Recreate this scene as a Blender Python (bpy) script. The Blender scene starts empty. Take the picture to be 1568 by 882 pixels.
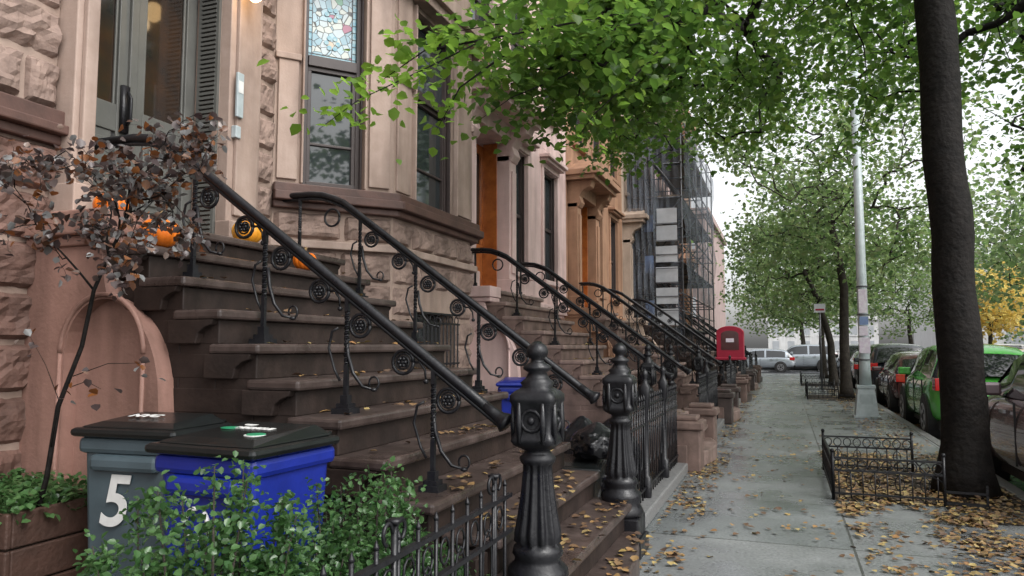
import bpy, bmesh, math, random
import numpy as np
from mathutils import Vector, Matrix, noise
random.seed(7); rng=np.random.default_rng(11)
S=bpy.context.scene
COL=S.collection
PI=math.pi
# ------------------------------------------------------------ materials
def nd(nt,t,**k):
    n=nt.nodes.new(t)
    for a,b in k.items(): setattr(n,a,b)
    return n
def base_mat(name):
    m=bpy.data.materials.new(name); m.use_nodes=True
    nt=m.node_tree; return m,nt,nt.nodes['Principled BSDF']
def C(c): return (c[0],c[1],c[2],1)
def mat(name,c1,c2=None,scale=4,rough=.7,rough2=None,bump=0,bscale=40,metal=0,spec=.5,streak=0,emit=None,es=0,coat=0,big=0):
    m,nt,p=base_mat(name); L=nt.links
    p.inputs['Roughness'].default_value=rough; p.inputs['Metallic'].default_value=metal
    p.inputs['Specular IOR Level'].default_value=spec
    p.inputs['Coat Weight'].default_value=coat
    if c2 is None: c2=tuple(x*.8 for x in c1)
    tc=nd(nt,'ShaderNodeTexCoord')
    n=nd(nt,'ShaderNodeTexNoise'); n.inputs['Scale'].default_value=scale; n.inputs['Detail'].default_value=8
    n.inputs['Roughness'].default_value=.65
    L.new(tc.outputs['Object'],n.inputs['Vector'])
    r=nd(nt,'ShaderNodeValToRGB'); r.color_ramp.elements[0].position=.35; r.color_ramp.elements[1].position=.65
    r.color_ramp.elements[0].color=C(c2); r.color_ramp.elements[1].color=C(c1)
    L.new(n.outputs['Fac'],r.inputs['Fac']); out=r.outputs['Color']
    if streak:
        mp=nd(nt,'ShaderNodeMapping'); mp.inputs['Scale'].default_value=(2.2,2.2,.35)
        L.new(tc.outputs['Object'],mp.inputs['Vector'])
        n2=nd(nt,'ShaderNodeTexNoise'); n2.inputs['Scale'].default_value=2.2; n2.inputs['Detail'].default_value=7
        L.new(mp.outputs[0],n2.inputs['Vector'])
        r2=nd(nt,'ShaderNodeValToRGB'); r2.color_ramp.elements[0].position=.3; r2.color_ramp.elements[1].position=.6
        k=1-streak; r2.color_ramp.elements[0].color=(k,k*.98,k*.97,1); r2.color_ramp.elements[1].color=(1,1,1,1)
        L.new(n2.outputs['Fac'],r2.inputs['Fac'])
        mx=nd(nt,'ShaderNodeMixRGB',blend_type='MULTIPLY'); mx.inputs[0].default_value=1
        L.new(out,mx.inputs[1]); L.new(r2.outputs['Color'],mx.inputs[2]); out=mx.outputs[0]
    L.new(out,p.inputs['Base Color'])
    if rough2 is not None:
        mr=nd(nt,'ShaderNodeMapRange'); mr.inputs[1].default_value=.35; mr.inputs[2].default_value=.65
        mr.inputs[3].default_value=rough; mr.inputs[4].default_value=rough2
        n3=nd(nt,'ShaderNodeTexNoise'); n3.inputs['Scale'].default_value=big or 1.3; n3.inputs['Detail'].default_value=6
        L.new(tc.outputs['Object'],n3.inputs['Vector']); L.new(n3.outputs['Fac'],mr.inputs[0]); L.new(mr.outputs[0],p.inputs['Roughness'])
    if bump:
        nb=nd(nt,'ShaderNodeTexNoise'); nb.inputs['Scale'].default_value=bscale; nb.inputs['Detail'].default_value=8
        L.new(tc.outputs['Object'],nb.inputs['Vector'])
        b=nd(nt,'ShaderNodeBump'); b.inputs['Strength'].default_value=bump; b.inputs['Distance'].default_value=.02
        L.new(nb.outputs['Fac'],b.inputs['Height']); L.new(b.outputs[0],p.inputs['Normal'])
    if emit:
        p.inputs['Emission Color'].default_value=C(emit); p.inputs['Emission Strength'].default_value=es
    return m
def leafmat(name,cols,trans=.45,rough=.45,val=2.0,hue=.49):
    m,nt,p=base_mat(name); L=nt.links
    g=nd(nt,'ShaderNodeNewGeometry'); r=nd(nt,'ShaderNodeValToRGB')
    el=r.color_ramp.elements
    el[0].position=0; el[0].color=C(cols[0]); el[1].position=1; el[1].color=C(cols[-1])
    for i,c in enumerate(cols[1:-1]):
        e=el.new((i+1)/(len(cols)-1)); e.color=C(c)
    L.new(g.outputs['Random Per Island'],r.inputs['Fac']); L.new(r.outputs[0],p.inputs['Base Color'])
    p.inputs['Roughness'].default_value=rough
    if trans>0:
        t=nd(nt,'ShaderNodeBsdfTranslucent'); mx=nd(nt,'ShaderNodeMixShader'); mx.inputs[0].default_value=trans
        hs=nd(nt,'ShaderNodeHueSaturation'); hs.inputs['Value'].default_value=val; hs.inputs['Saturation'].default_value=1.0; hs.inputs['Hue'].default_value=hue
        L.new(r.outputs[0],hs.inputs['Color']); L.new(hs.outputs[0],t.inputs['Color'])
        o=nt.nodes['Material Output']; L.new(p.outputs[0],mx.inputs[1]); L.new(t.outputs[0],mx.inputs[2]); L.new(mx.outputs[0],o.inputs[0])
    return m
M={}
M['tan']=mat('tan_brownstone',(.37,.275,.225),(.31,.225,.18),3,.75,bump=.15,bscale=60,streak=.42)
M['tan2']=mat('tan_trim',(.40,.30,.25),(.33,.24,.195),5,.7,bump=.1,bscale=50,streak=.38)
M['rocktan']=mat('rock_face_tan',(.31,.22,.18),(.20,.14,.115),6,.85,bump=.6,bscale=22,streak=.45)
M['rockbrown']=mat('rock_face_brown',(.20,.110,.085),(.12,.066,.05),5,.8,bump=.6,bscale=22,streak=.5)
M['pinkstucco']=mat('pink_stucco',(.35,.195,.155),(.28,.155,.12),4,.65,bump=.2,bscale=45,streak=.5)
M['pink']=mat('pink_facade',(.66,.49,.46),(.58,.42,.39),3,.7,bump=.1,bscale=50,streak=.25)
M['step']=mat('brownstone_tread',(.082,.060,.054),(.045,.032,.028),7,.2,rough2=.45,bump=.12,bscale=40,streak=.4)  # lighter copy of the brownstone: light on the tread tops put into colour
M['riser']=mat('brownstone_riser',(.035,.023,.019),(.018,.012,.010),6,.45,rough2=.7,bump=.15,bscale=40,streak=.4,spec=.3)  # darker copy of the tread stone: shade on the fronts put into colour
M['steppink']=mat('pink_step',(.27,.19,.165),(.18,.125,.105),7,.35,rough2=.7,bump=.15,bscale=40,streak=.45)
M['riserpink']=mat('pink_riser',(.19,.125,.105),(.12,.08,.065),7,.5,rough2=.8,bump=.15,bscale=40,streak=.45)  # darker copy of the pink step, front shade put into the colour
M['orange']=mat('orange_brown_facade',(.37,.205,.125),(.29,.16,.095),3,.7,bump=.15,bscale=50,streak=.35)
M['beige']=mat('beige_facade',(.43,.33,.26),(.35,.27,.21),3,.7,bump=.15,bscale=50,streak=.35)
M['redtrim']=mat('dark_red_trim',(.105,.053,.041),(.062,.032,.025),5,.6,bump=.1)
M['iron']=mat('black_iron',(.007,.007,.009),(.012,.012,.014),30,.24,rough2=.5,bump=.12,bscale=50,spec=.36,big=12)
M['frame']=mat('dark_window_frame',(.05,.036,.034),None,10,.45)
M['glass']=mat('window_glass',(.022,.028,.03),(.035,.042,.045),1.5,.05,spec=.7)
M['cglass']=mat('car_glass',(.012,.014,.016),None,1.5,.05,spec=.9)
M['farglass']=mat('far_window',(.45,.47,.49),None,1.5,.3)  # pale panes: bleached, hazy distance put into the colour
M['warmglass']=mat('door_glass',(.045,.024,.013),(.016,.016,.016),2.2,.08,spec=.5)  # warm brown paints the orange interior reflection into the glass
M['graydoor']=mat('gray_painted_door',(.115,.115,.105),(.09,.09,.082),4,.45,bump=.05)
M['wooddoor']=mat('varnished_wood_door',(.42,.13,.03),(.26,.07,.015),6,.3,coat=.4)
M['slate']=mat('roof_tar',(.05,.05,.05),None,3,.9)
M['asphalt']=mat('asphalt',(.05,.052,.056),(.03,.031,.035),8,.2,rough2=.5,bump=.4,bscale=150,big=.6)
M['granite']=mat('kerb_granite',(.20,.20,.20),(.12,.12,.12),30,.45,bump=.3,bscale=60)
M['soil']=mat('soil',(.055,.04,.027),(.025,.018,.012),10,.9,bump=.8,bscale=25)
M['yard']=mat('yard_paving',(.09,.085,.08),(.05,.047,.043),4,.5,bump=.4,bscale=30)
M['bark']=mat('wet_bark',(.013,.0105,.009),(.005,.004,.0035),9,.75,bump=.9,bscale=18,spec=.2)
M['bark2']=mat('grey_bark',(.055,.046,.037),(.022,.018,.015),9,.8,bump=1.0,bscale=18,spec=.3)
M['galv']=mat('galvanised_steel',(.44,.49,.50),(.34,.39,.40),8,.5,metal=.1)
M['bluebin']=mat('blue_plastic',(.010,.024,.25),(.008,.018,.18),6,.36,bump=.05)
M['graybin']=mat('grey_plastic',(.07,.10,.115),(.055,.078,.09),6,.4,bump=.05)
M['blackpl']=mat('black_plastic',(.011,.013,.013),(.008,.009,.009),6,.25,bump=.1,bscale=20,spec=.4)
M['white']=mat('white_paint',(.72,.72,.70),(.6,.6,.58),8,.5)
M['tarp']=mat('grey_white_tarp',(.50,.51,.53),(.38,.39,.41),2,.7,bump=.3,bscale=4)
M['greenst']=mat('green_sticker',(.02,.26,.12),None,8,.4)
M['pumpkin']=mat('pumpkin_skin',(.72,.18,.012),(.62,.13,.008),6,.35)
M['ypumpkin']=mat('yellow_pumpkin_skin',(.75,.34,.02),(.7,.26,.02),6,.35)
M['stem']=mat('pumpkin_stem',(.2,.13,.05),None,9,.7)
M['wood']=mat('planter_wood',(.075,.038,.027),(.045,.024,.017),6,.6,bump=.3)
M['bag']=mat('black_bag',(.008,.008,.010),None,5,.18,bump=.6,bscale=12,spec=.4)
M['greencar']=mat('green_car_paint',(.08,.45,.06),(.07,.40,.05),1,.25,coat=1)
M['mauve']=mat('mauve_car_paint',(.17,.115,.125),(.15,.10,.11),1,.25,coat=1,metal=.3)
M['darkcar']=mat('charcoal_car_paint',(.035,.04,.05),None,1,.2,coat=1)
M['redcar']=mat('maroon_car_paint',(.09,.03,.03),None,1,.2,coat=1)
M['silver']=mat('silver_car_paint',(.36,.40,.44),None,1,.25,coat=1,metal=.4)
M['whitecar']=mat('white_car_paint',(.7,.7,.7),None,1,.25,coat=1)
M['tyre']=mat('tyre_rubber',(.018,.018,.018),None,5,.7)
M['rim']=mat('alloy_rim',(.4,.4,.42),None,5,.3,metal=.8)
M['tail']=mat('tail_lamp',(.5,.01,.01),None,5,.15,coat=1)
M['head']=mat('head_lamp',(.6,.6,.62),None,5,.1)
M['redbox']=mat('red_painted_metal',(.33,.01,.035),None,5,.4)
M['paper']=mat('flyer_paper',(.72,.68,.72),(.6,.5,.6),20,.7)
M['blueshade']=mat('blue_poster',(.20,.28,.48),None,20,.7)
M['steelpole']=mat('scaffold_steel',(.13,.13,.14),None,5,.5,metal=.5)
M['plank']=mat('scaffold_plank',(.2,.155,.12),(.14,.11,.08),3,.8)
M['palewall']=mat('pale_building',(.70,.70,.69),(.64,.64,.63),1,.8,streak=.15)  # whitish walls, with the bleached distance also put into the colour
M['brickwall']=mat('brick_building',(.36,.27,.25),(.3,.22,.2),1,.8,streak=.2)
M['lamp']=mat('lantern_glass',(1,.8,.5),None,5,.4,emit=(1,.66,.3),es=7)
def stained():
    m,nt,p=base_mat('stained_glass'); L=nt.links
    tc=nd(nt,'ShaderNodeTexCoord'); v=nd(nt,'ShaderNodeTexVoronoi'); v.inputs['Scale'].default_value=15
    L.new(tc.outputs['Object'],v.inputs['Vector'])
    r=nd(nt,'ShaderNodeValToRGB'); r.color_ramp.interpolation='CONSTANT'
    cs=[(0,(.36,.50,.56)),(.3,(.50,.54,.50)),(.5,(.26,.40,.46)),(.66,(.44,.51,.53)),(.84,(.14,.33,.22)),(.90,(.5,.42,.32)),(.94,(.34,.14,.2))]
    el=r.color_ramp.elements; el[0].color=C(cs[0][1]); el[1].position=cs[-1][0]; el[1].color=C(cs[-1][1])
    for a,c in cs[1:-1]:
        e=el.new(a); e.color=C(c)
    sx=nd(nt,'ShaderNodeSeparateColor'); L.new(v.outputs['Color'],sx.inputs[0]); L.new(sx.outputs[0],r.inputs['Fac'])
    v2=nd(nt,'ShaderNodeTexVoronoi',feature='DISTANCE_TO_EDGE'); v2.inputs['Scale'].default_value=15; L.new(tc.outputs['Object'],v2.inputs['Vector'])
    gt=nd(nt,'ShaderNodeMath',operation='GREATER_THAN'); gt.inputs[1].default_value=.04; L.new(v2.outputs['Distance'],gt.inputs[0])
    mx=nd(nt,'ShaderNodeMixRGB',blend_type='MULTIPLY'); mx.inputs[0].default_value=.9
    L.new(r.outputs[0],mx.inputs[1]); L.new(gt.outputs[0],mx.inputs[2]); L.new(mx.outputs[0],p.inputs['Base Color'])
    p.inputs['Roughness'].default_value=.2
    return m
M['stained']=stained()
M['stborder']=mat('stained_border',(.12,.32,.42),(.35,.48,.5),25,.2)
def netting():
    m,nt,p=base_mat('debris_netting'); L=nt.links
    p.inputs['Base Color'].default_value=(.10,.11,.13,1); p.inputs['Roughness'].default_value=.8
    tc=nd(nt,'ShaderNodeTexCoord'); n=nd(nt,'ShaderNodeTexNoise'); n.inputs['Scale'].default_value=1.2; n.inputs['Detail'].default_value=4
    L.new(tc.outputs['Object'],n.inputs['Vector'])
    mr=nd(nt,'ShaderNodeMapRange'); mr.inputs[1].default_value=.3; mr.inputs[2].default_value=.7; mr.inputs[3].default_value=.25; mr.inputs[4].default_value=.8
    L.new(n.outputs['Fac'],mr.inputs[0]); L.new(mr.outputs[0],p.inputs['Alpha'])
    return m
M['net']=netting()
def paving():
    m,nt,p=base_mat('wet_sidewalk'); L=nt.links
    tc=nd(nt,'ShaderNodeTexCoord')
    n=nd(nt,'ShaderNodeTexNoise'); n.inputs['Scale'].default_value=1.1; n.inputs['Detail'].default_value=9; n.inputs['Roughness'].default_value=.6
    L.new(tc.outputs['Object'],n.inputs['Vector'])
    r=nd(nt,'ShaderNodeValToRGB'); r.color_ramp.elements[0].position=.36; r.color_ramp.elements[1].position=.66
    r.color_ramp.elements[0].color=(.125,.133,.136,1); r.color_ramp.elements[1].color=(.225,.235,.234,1)
    L.new(n.outputs['Fac'],r.inputs['Fac'])
    n2=nd(nt,'ShaderNodeTexNoise'); n2.inputs['Scale'].default_value=45; n2.inputs['Detail'].default_value=5
    L.new(tc.outputs['Object'],n2.inputs['Vector'])
    r2=nd(nt,'ShaderNodeValToRGB'); r2.color_ramp.elements[0].position=.35; r2.color_ramp.elements[1].position=.6
    r2.color_ramp.elements[0].color=(.70,.70,.70,1); r2.color_ramp.elements[1].color=(1.1,1.1,1.1,1); L.new(n2.outputs['Fac'],r2.inputs['Fac'])
    mx=nd(nt,'ShaderNodeMixRGB',blend_type='MULTIPLY'); mx.inputs[0].default_value=1
    L.new(r.outputs[0],mx.inputs[1]); L.new(r2.outputs[0],mx.inputs[2])
    b=nd(nt,'ShaderNodeTexBrick'); b.offset=0; b.inputs['Scale'].default_value=1
    b.inputs['Brick Width'].default_value=1.65; b.inputs['Row Height'].default_value=1.6; b.inputs['Mortar Size'].default_value=.010; b.inputs['Mortar Smooth'].default_value=.2
    b.inputs['Color1'].default_value=(1,1,1,1); b.inputs['Color2'].default_value=(.80,.83,.83,1); b.inputs['Mortar'].default_value=(.35,.35,.33,1)
    mp=nd(nt,'ShaderNodeMapping'); mp.inputs['Location'].default_value=(1.2,.3,0); L.new(tc.outputs['Object'],mp.inputs[0]); L.new(mp.outputs[0],b.inputs['Vector'])
    mx2=nd(nt,'ShaderNodeMixRGB',blend_type='MULTIPLY'); mx2.inputs[0].default_value=1
    L.new(mx.outputs[0],mx2.inputs[1]); L.new(b.outputs['Color'],mx2.inputs[2]); L.new(mx2.outputs[0],p.inputs['Base Color'])
    mr=nd(nt,'ShaderNodeMapRange'); mr.inputs[1].default_value=.38; mr.inputs[2].default_value=.64; mr.inputs[3].default_value=.17; mr.inputs[4].default_value=.5
    L.new(n.outputs['Fac'],mr.inputs[0]); L.new(mr.outputs[0],p.inputs['Roughness'])
    bp=nd(nt,'ShaderNodeBump'); bp.inputs['Strength'].default_value=.15; bp.inputs['Distance'].default_value=.01
    L.new(n2.outputs['Fac'],bp.inputs['Height'])
    bp2=nd(nt,'ShaderNodeBump',invert=True); bp2.inputs['Strength'].default_value=.5; bp2.inputs['Distance'].default_value=.01
    L.new(b.outputs['Fac'],bp2.inputs['Height']); L.new(bp.outputs[0],bp2.inputs['Normal']); L.new(bp2.outputs[0],p.inputs['Normal'])
    return m
M['paving']=paving()
M['leaf']=leafmat('tree_leaf',[(.035,.085,.015),(.055,.125,.02),(.085,.165,.03),(.05,.11,.018),(.12,.19,.035)],.52,.4,2.2)
M['leaflime']=leafmat('lime_leaf',[(.09,.18,.02),(.14,.26,.04),(.11,.21,.03)],.55)
M['leaffar']=leafmat('far_leaf',[(.05,.10,.035),(.11,.175,.06),(.15,.215,.085),(.075,.125,.045),(.17,.20,.09)],.5,.4,2.5)
M['leafyellow']=leafmat('yellow_leaf',[(.55,.44,.12),(.6,.50,.16),(.52,.36,.10)],.5,hue=.5,val=1.5)
M['bushleaf']=leafmat('bush_leaf',[(.030,.080,.025),(.048,.115,.034),(.085,.17,.06),(.038,.095,.028)],.28,.28)
M['purple']=leafmat('purple_leaf',[(.05,.032,.032),(.11,.085,.08),(.03,.02,.02),(.20,.07,.015),(.22,.23,.23),(.06,.04,.035)],.22,.3)  # purple-brown and orange leaves; the grey entry paints silvery highlights
M['fallen']=leafmat('fallen_leaf',[(.34,.24,.08),(.20,.12,.055),(.11,.065,.04),(.40,.31,.12),(.15,.085,.045),(.08,.05,.035),(.28,.175,.07),(.24,.12,.045)],0,.45)
# ------------------------------------------------------------ mesh builder
class Part:
    def __init__(s,mat,smooth=False,bevel=0,sub=0):
        s.v=[];s.f=[];s.mi=[];s.mats=[mat];s.smooth=smooth;s.bevel=bevel;s.sub=sub
    def add(s,vs,fs,mi=0):
        o=len(s.v); s.v.extend(vs); s.f.extend([tuple(i+o for i in f) for f in fs]); s.mi.extend([mi]*len(fs))
    def box(s,x0,x1,y0,y1,z0,z1,T=None,taper=1,mi=0):
        vs=[(x0,y0,z0),(x1,y0,z0),(x1,y1,z0),(x0,y1,z0),(x0,y0,z1),(x1,y0,z1),(x1,y1,z1),(x0,y1,z1)]
        if taper!=1:
            cx,cy=(x0+x1)/2,(y0+y1)/2
            vs=[(cx+(x-cx)*taper,cy+(y-cy)*taper,z) if i<4 else (x,y,z) for i,(x,y,z) in enumerate(vs)]
        if T is not None: vs=[tuple(T@Vector(v)) for v in vs]
        s.add(vs,[(0,3,2,1),(4,5,6,7),(0,1,5,4),(1,2,6,5),(2,3,7,6),(3,0,4,7)],mi)
    def tube(s,pts,r,n=8,cap=True):
        P=[Vector(p) for p in pts]; m=len(P)
        if not hasattr(r,'__len__'): r=[r]*m
        vs=[];fs=[];up=None
        for i in range(m):
            t=(P[min(i+1,m-1)]-P[max(i-1,0)])
            if t.length<1e-9: t=Vector((0,0,1))
            t.normalize()
            if up is None:
                up=t.cross(Vector((.31,.2,.93)) if abs(t.z)<.9 else Vector((1,.1,0))); up.normalize()
            else:
                up=up-t*up.dot(t)
                if up.length<1e-6: up=t.orthogonal()
                up.normalize()
            w=t.cross(up)
            for k in range(n):
                a=2*PI*k/n; q=P[i]+(up*math.cos(a)+w*math.sin(a))*r[i]; vs.append(tuple(q))
        for i in range(m-1):
            for k in range(n):
                a=i*n+k;b=i*n+(k+1)%n; fs.append((a,b,b+n,a+n))
        if cap:
            fs.append(tuple(range(n-1,-1,-1))); fs.append(tuple(range((m-1)*n,m*n)))
        s.add(vs,fs)
    def lathe(s,prof,c,n=32,T=None):
        vs=[];fs=[]
        for e in prof:
            z,r=e[0],e[1]; k=e[2] if len(e)>2 else 'r'
            for i in range(n):
                a=2*PI*i/n; ca,sa=math.cos(a),math.sin(a); q=r
                if k=='f': q=r*(1+.10*math.cos(12*a))
                elif k=='s': q=r/((abs(ca)**8+abs(sa)**8)**.125)
                v=Vector((q*ca,q*sa,z))
                if T is not None: v=T@v
                vs.append((c[0]+v.x,c[1]+v.y,c[2]+v.z))
        m=len(prof)
        for i in range(m-1):
            for k in range(n):
                a=i*n+k;b=i*n+(k+1)%n; fs.append((a,b,b+n,a+n))
        fs.append(tuple(range(n-1,-1,-1))); fs.append(tuple(range((m-1)*n,m*n)))
        s.add(vs,fs)
    def prism(s,poly,axis,a0,a1,T=None):
        def mk(p,a):
            if axis=='y': v=(p[0],a,p[1])
            elif axis=='z': v=(p[0],p[1],a)
            else: v=(a,p[0],p[1])
            return tuple(T@Vector(v)) if T is not None else v
        n=len(poly); vs=[mk(p,a0) for p in poly]+[mk(p,a1) for p in poly]
        fs=[tuple(range(n-1,-1,-1)),tuple(range(n,2*n))]+[(i,(i+1)%n,(i+1)%n+n,i+n) for i in range(n)]
        s.add(vs,fs)
    def sph(s,c,r,n=10,sq=(1,1,1)):
        prof=[(math.sin(-PI/2+PI*i/n)*r*sq[2],max(1e-4,math.cos(-PI/2+PI*i/n)*r)) for i in range(n+1)]
        s.lathe(prof,c,n+4)
    def build(s,name,parent=None,fixn=True):
        me=bpy.data.meshes.new(name); me.from_pydata(s.v,[],s.f)
        for m in s.mats: me.materials.append(m)
        me.polygons.foreach_set('material_index',s.mi)
        if s.smooth: me.polygons.foreach_set('use_smooth',[True]*len(s.f))
        if fixn:
            bm=bmesh.new(); bm.from_mesh(me); bmesh.ops.recalc_face_normals(bm,faces=bm.faces); bm.to_mesh(me); bm.free()
        me.update()
        o=bpy.data.objects.new(name,me); COL.objects.link(o)
        if s.bevel:
            b=o.modifiers.new('bevel','BEVEL'); b.width=s.bevel; b.segments=2; b.limit_method='ANGLE'; b.angle_limit=.6
        if s.sub:
            b=o.modifiers.new('sub','SUBSURF'); b.levels=s.sub; b.render_levels=s.sub
        if parent: o.parent=parent
        return o
class Grp:
    def __init__(s,name,loc=(0,0,0)):
        s.e=bpy.data.objects.new(name,None); COL.objects.link(s.e); s.e.location=loc; s.parts={}
        s.e.empty_display_size=.3
    def p(s,n,mat='iron',smooth=False,bevel=0,sub=0):
        if n not in s.parts: s.parts[n]=Part(M[mat],smooth,bevel,sub)
        return s.parts[n]
    def done(s):
        for n,p in s.parts.items():
            if p.v: p.build(n,s.e)
        return s.e
def frame(p0,p1,out=None):
    a=Vector((p0[0],p0[1],0)); b=Vector((p1[0],p1[1],0)); d=(b-a).normalized()
    o=Vector((d.y,-d.x,0))
    T=Matrix(((d.x,o.x,0,a.x),(d.y,o.y,0,a.y),(0,0,1,0),(0,0,0,1)))
    return T,(b-a).length
# ------------------------------------------------------------ wall tools
def wall(p,T,W,z0,z1,ops=(),th=.3):
    cur=0
    for (a,b,c,d) in sorted(ops):
        if a>cur: p.box(cur,a,-th,0,z0,z1,T)
        if c>z0: p.box(a,b,-th,0,z0,c,T)
        if d<z1: p.box(a,b,-th,0,d,z1,T)
        cur=b
    if W>cur: p.box(cur,W,-th,0,z0,z1,T)
def sash(G,T,a,b,c,d,transom=None,trim='tan2',tw=.10,hood=True,glass='glass',tglass='glass',sill=True):
    f=G.p('window_frames','frame',bevel=.004); g=G.p('window_glass',glass); t=G.p('trim_'+trim,trim,bevel=.008)
    y=-.13; w=.055
    f.box(a,a+w,y-.04,y+.04,c,d,T); f.box(b-w,b,y-.04,y+.04,c,d,T)
    f.box(a+w,b-w,y-.04,y+.04,d-w,d,T); f.box(a+w,b-w,y-.04,y+.04,c,c+w,T)
    f.box(a-.01,a+.018,y+.045,y+.085,c,d,T); f.box(b-.018,b+.01,y+.045,y+.085,c,d,T)
    top=d-w
    if transom:
        f.box(a+w,b-w,y-.05,y+.06,transom-.05,transom+.05,T)
        G.p('transom_'+tglass,tglass).box(a+w,b-w,y-.02,y-.005,transom+.05,top,T)
        if tglass=='stained':
            sb=G.p('stained_border','stborder'); yy=y-.004
            sb.box(a+w,a+w+.035,yy,yy+.006,transom+.05,top,T); sb.box(b-w-.035,b-w,yy,yy+.006,transom+.05,top,T); sb.box(a+w+.035,b-w-.035,yy,yy+.006,transom+.05,transom+.085,T)
            lc=G.p('lead_cames','frame'); 
            for q in (a+w+.035,b-w-.041): lc.box(q,q+.006,yy+.006,yy+.01,transom+.05,top,T)
            lc.box(a+w,b-w,yy+.006,yy+.01,transom+.085,transom+.091,T)
            z=transom+.15
            while z<top: lc.box(a+w,a+w+.035,yy+.006,yy+.01,z,z+.005,T); lc.box(b-w-.035,b-w,yy+.006,yy+.01,z,z+.005,T); z+=.07
            md=G.p('medallion','stborder'); cx=(a+b)/2
            for zc in (transom+.22,transom+.50):
                for q in range(6):
                    an=q*PI/3; px=cx+.055*math.cos(an); pz=zc+.055*math.sin(an)
                    md.prism([(px+.024*math.cos(u*PI/4),pz+.024*math.sin(u*PI/4)) for u in range(8)],'y',yy,yy+.007+.0002*q,T)
        top=transom-.05
        f.box(a+w,b-w,y-.03,y+.03,top-.04,top,T)
        f.box(a+w,a+w+.035,y-.03,y+.03,c+w,top-.04,T); f.box(b-w-.035,b-w,y-.03,y+.03,c+w,top-.04,T)
    g.box(a+w,b-w,y-.02,y-.005,c+w,top,T)
    mid=(c+top)/2
    if not transom: f.box(a+w,b-w,y-.01,y+.03,mid-.03,mid+.03,T)
    else:
        mid=c+.36*(top-c); f.box(a+w,b-w,y-.01,y+.02,mid-.012,mid+.012,T)
    if hood is not None:
        t.box(a-tw,a,-.02,.035,c,d+.02,T); t.box(b,b+tw,-.02,.035,c,d+.02,T); t.box(a-tw,b+tw,-.02,.04,d+.02,d+.02+tw,T)
        if hood:
            t.box(a-tw-.05,b+tw+.05,-.02,.14,d+.02+tw,d+.08+tw,T); t.box(a-tw-.1,b+tw+.1,-.02,.2,d+.08+tw,d+.15+tw,T)
    if sill: t.box(a-tw-.03,b+tw+.03,-.12,.11,c-.09,c-.002,T)
def rocks(p,T,W,z0,z1,rh=.31,bw=.55,prot=.05,ops=(),nx=12,nz=8,seed=0):
    rr=random.Random(seed); z=z0; row=0; nr=max(1,round((z1-z0)/rh)); rh=(z1-z0)/nr
    for row in range(nr):
        za=z0+row*rh; zb=za+rh; segs=[(0,W)]
        for (a,b,c,d) in ops:
            if c<zb-.05 and d>za+.05:
                ns=[]
                for (s0,s1) in segs:
                    if b<=s0 or a>=s1: ns.append((s0,s1))
                    else:
                        if a>s0: ns.append((s0,a))
                        if b<s1: ns.append((b,s1))
                segs=ns
        for (s0,s1) in segs:
            x=s0
            while x<s1-1e-4:
                w=bw*rr.uniform(.65,1.35)
                if x+w>s1-.18: w=s1-x
                g=.007; xa,xb=x+g,x+w-g; A,B=za+g,zb-g; vs=[];off=rr.uniform(0,99); pr=prot*rr.uniform(.7,1.2)
                for j in range(nz+1):
                    for i in range(nx+1):
                        u=i/nx; v=j/nz; px=xa+(xb-xa)*u; pz=A+(B-A)*v
                        e=min(1,min(min(u,1-u)*(xb-xa),min(v,1-v)*(B-A))/.045)
                        q=noise.noise(Vector((px*5+off,pz*6,off)))+.6*noise.noise(Vector((px*13+off,pz*13,off+3)))+.35*noise.noise(Vector((px*30,pz*30,off)))
                        y=pr*(e**.6)*(.75+.75*q)
                        if e<=0: y=-.015
                        vs.append(tuple(T@Vector((px,y,pz))))
                fs=[(j*(nx+1)+i,j*(nx+1)+i+1,(j+1)*(nx+1)+i+1,(j+1)*(nx+1)+i) for j in range(nz) for i in range(nx)]
                p.add(vs,fs); x+=w
# ------------------------------------------------------------ ground
def sheet(name,x0,x1,y0,y1,z,mat):
    p=Part(M[mat]); p.add([(x0,y0,z),(x1,y0,z),(x1,y1,z),(x0,y1,z)],[(0,1,2,3)]); return p.build(name,fixn=False)
sheet('ground',-400,400,-300,600,-.14,'asphalt')
sheet('road',2.3,11,-40,44,-.136,'asphalt'); 
def slab(name,x0,x1,y0,y1,z1,mat,z0=-.135):
    p=Part(M[mat],bevel=.01); p.box(x0,x1,y0,y1,z0,z1); return p.build(name)
slab('sidewalk',-1.3,2.15,-30,43,0,'paving')
slab('kerb',2.153,2.30,-30,43,.004,'granite')
slab('front_yard',-4.6,-1.303,-30,42.9,-.003,'yard')
slab('sidewalk',-3,2.15,54,120,0,'paving'); slab('sidewalk',11,15,-30,43,0,'paving'); slab('kerb',10.85,10.997,-30,43,.004,'granite')
# ------------------------------------------------------------ HOUSE 1
XF=-4.25
G=Grp('brownstone_house')
T,_=frame((XF,-3),(XF,3.3))
w=G.p('walls','tan',bevel=.006)
def fr(y0,y1,x=XF): return frame((x,y0),(x,y1))
T,W=fr(-3,3.28); wall(w,T,W,0,11.5)
rocks(G.p('rock_base','rockbrown'),T,W,0,2.74,.31,.55,.07,seed=1)
rocks(G.p('rock_upper','rocktan'),T,W,2.96,9,.31,.55,.065,seed=2)
tr=G.p('trim_redtrim','redtrim',bevel=.01)
tr.box(0,W,0,.07,2.74,2.80,T); tr.box(0,W,0,.13,2.80,2.86,T); tr.box(0,W,0,.09,2.86,2.955,T)
T,W=fr(3.28,5.36)
D0,D1=.14,1.40
wall(w,T,W,0,5.2,[(D0,D1,2.27,4.95)]); wall(w,T,W,5.2,11.5,[(.45,1.4,6.0,8.1)])
sash(G,T,.45,1.4,6.0,8.1)
t2=G.p('trim_tan2','tan2',bevel=.012)
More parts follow.
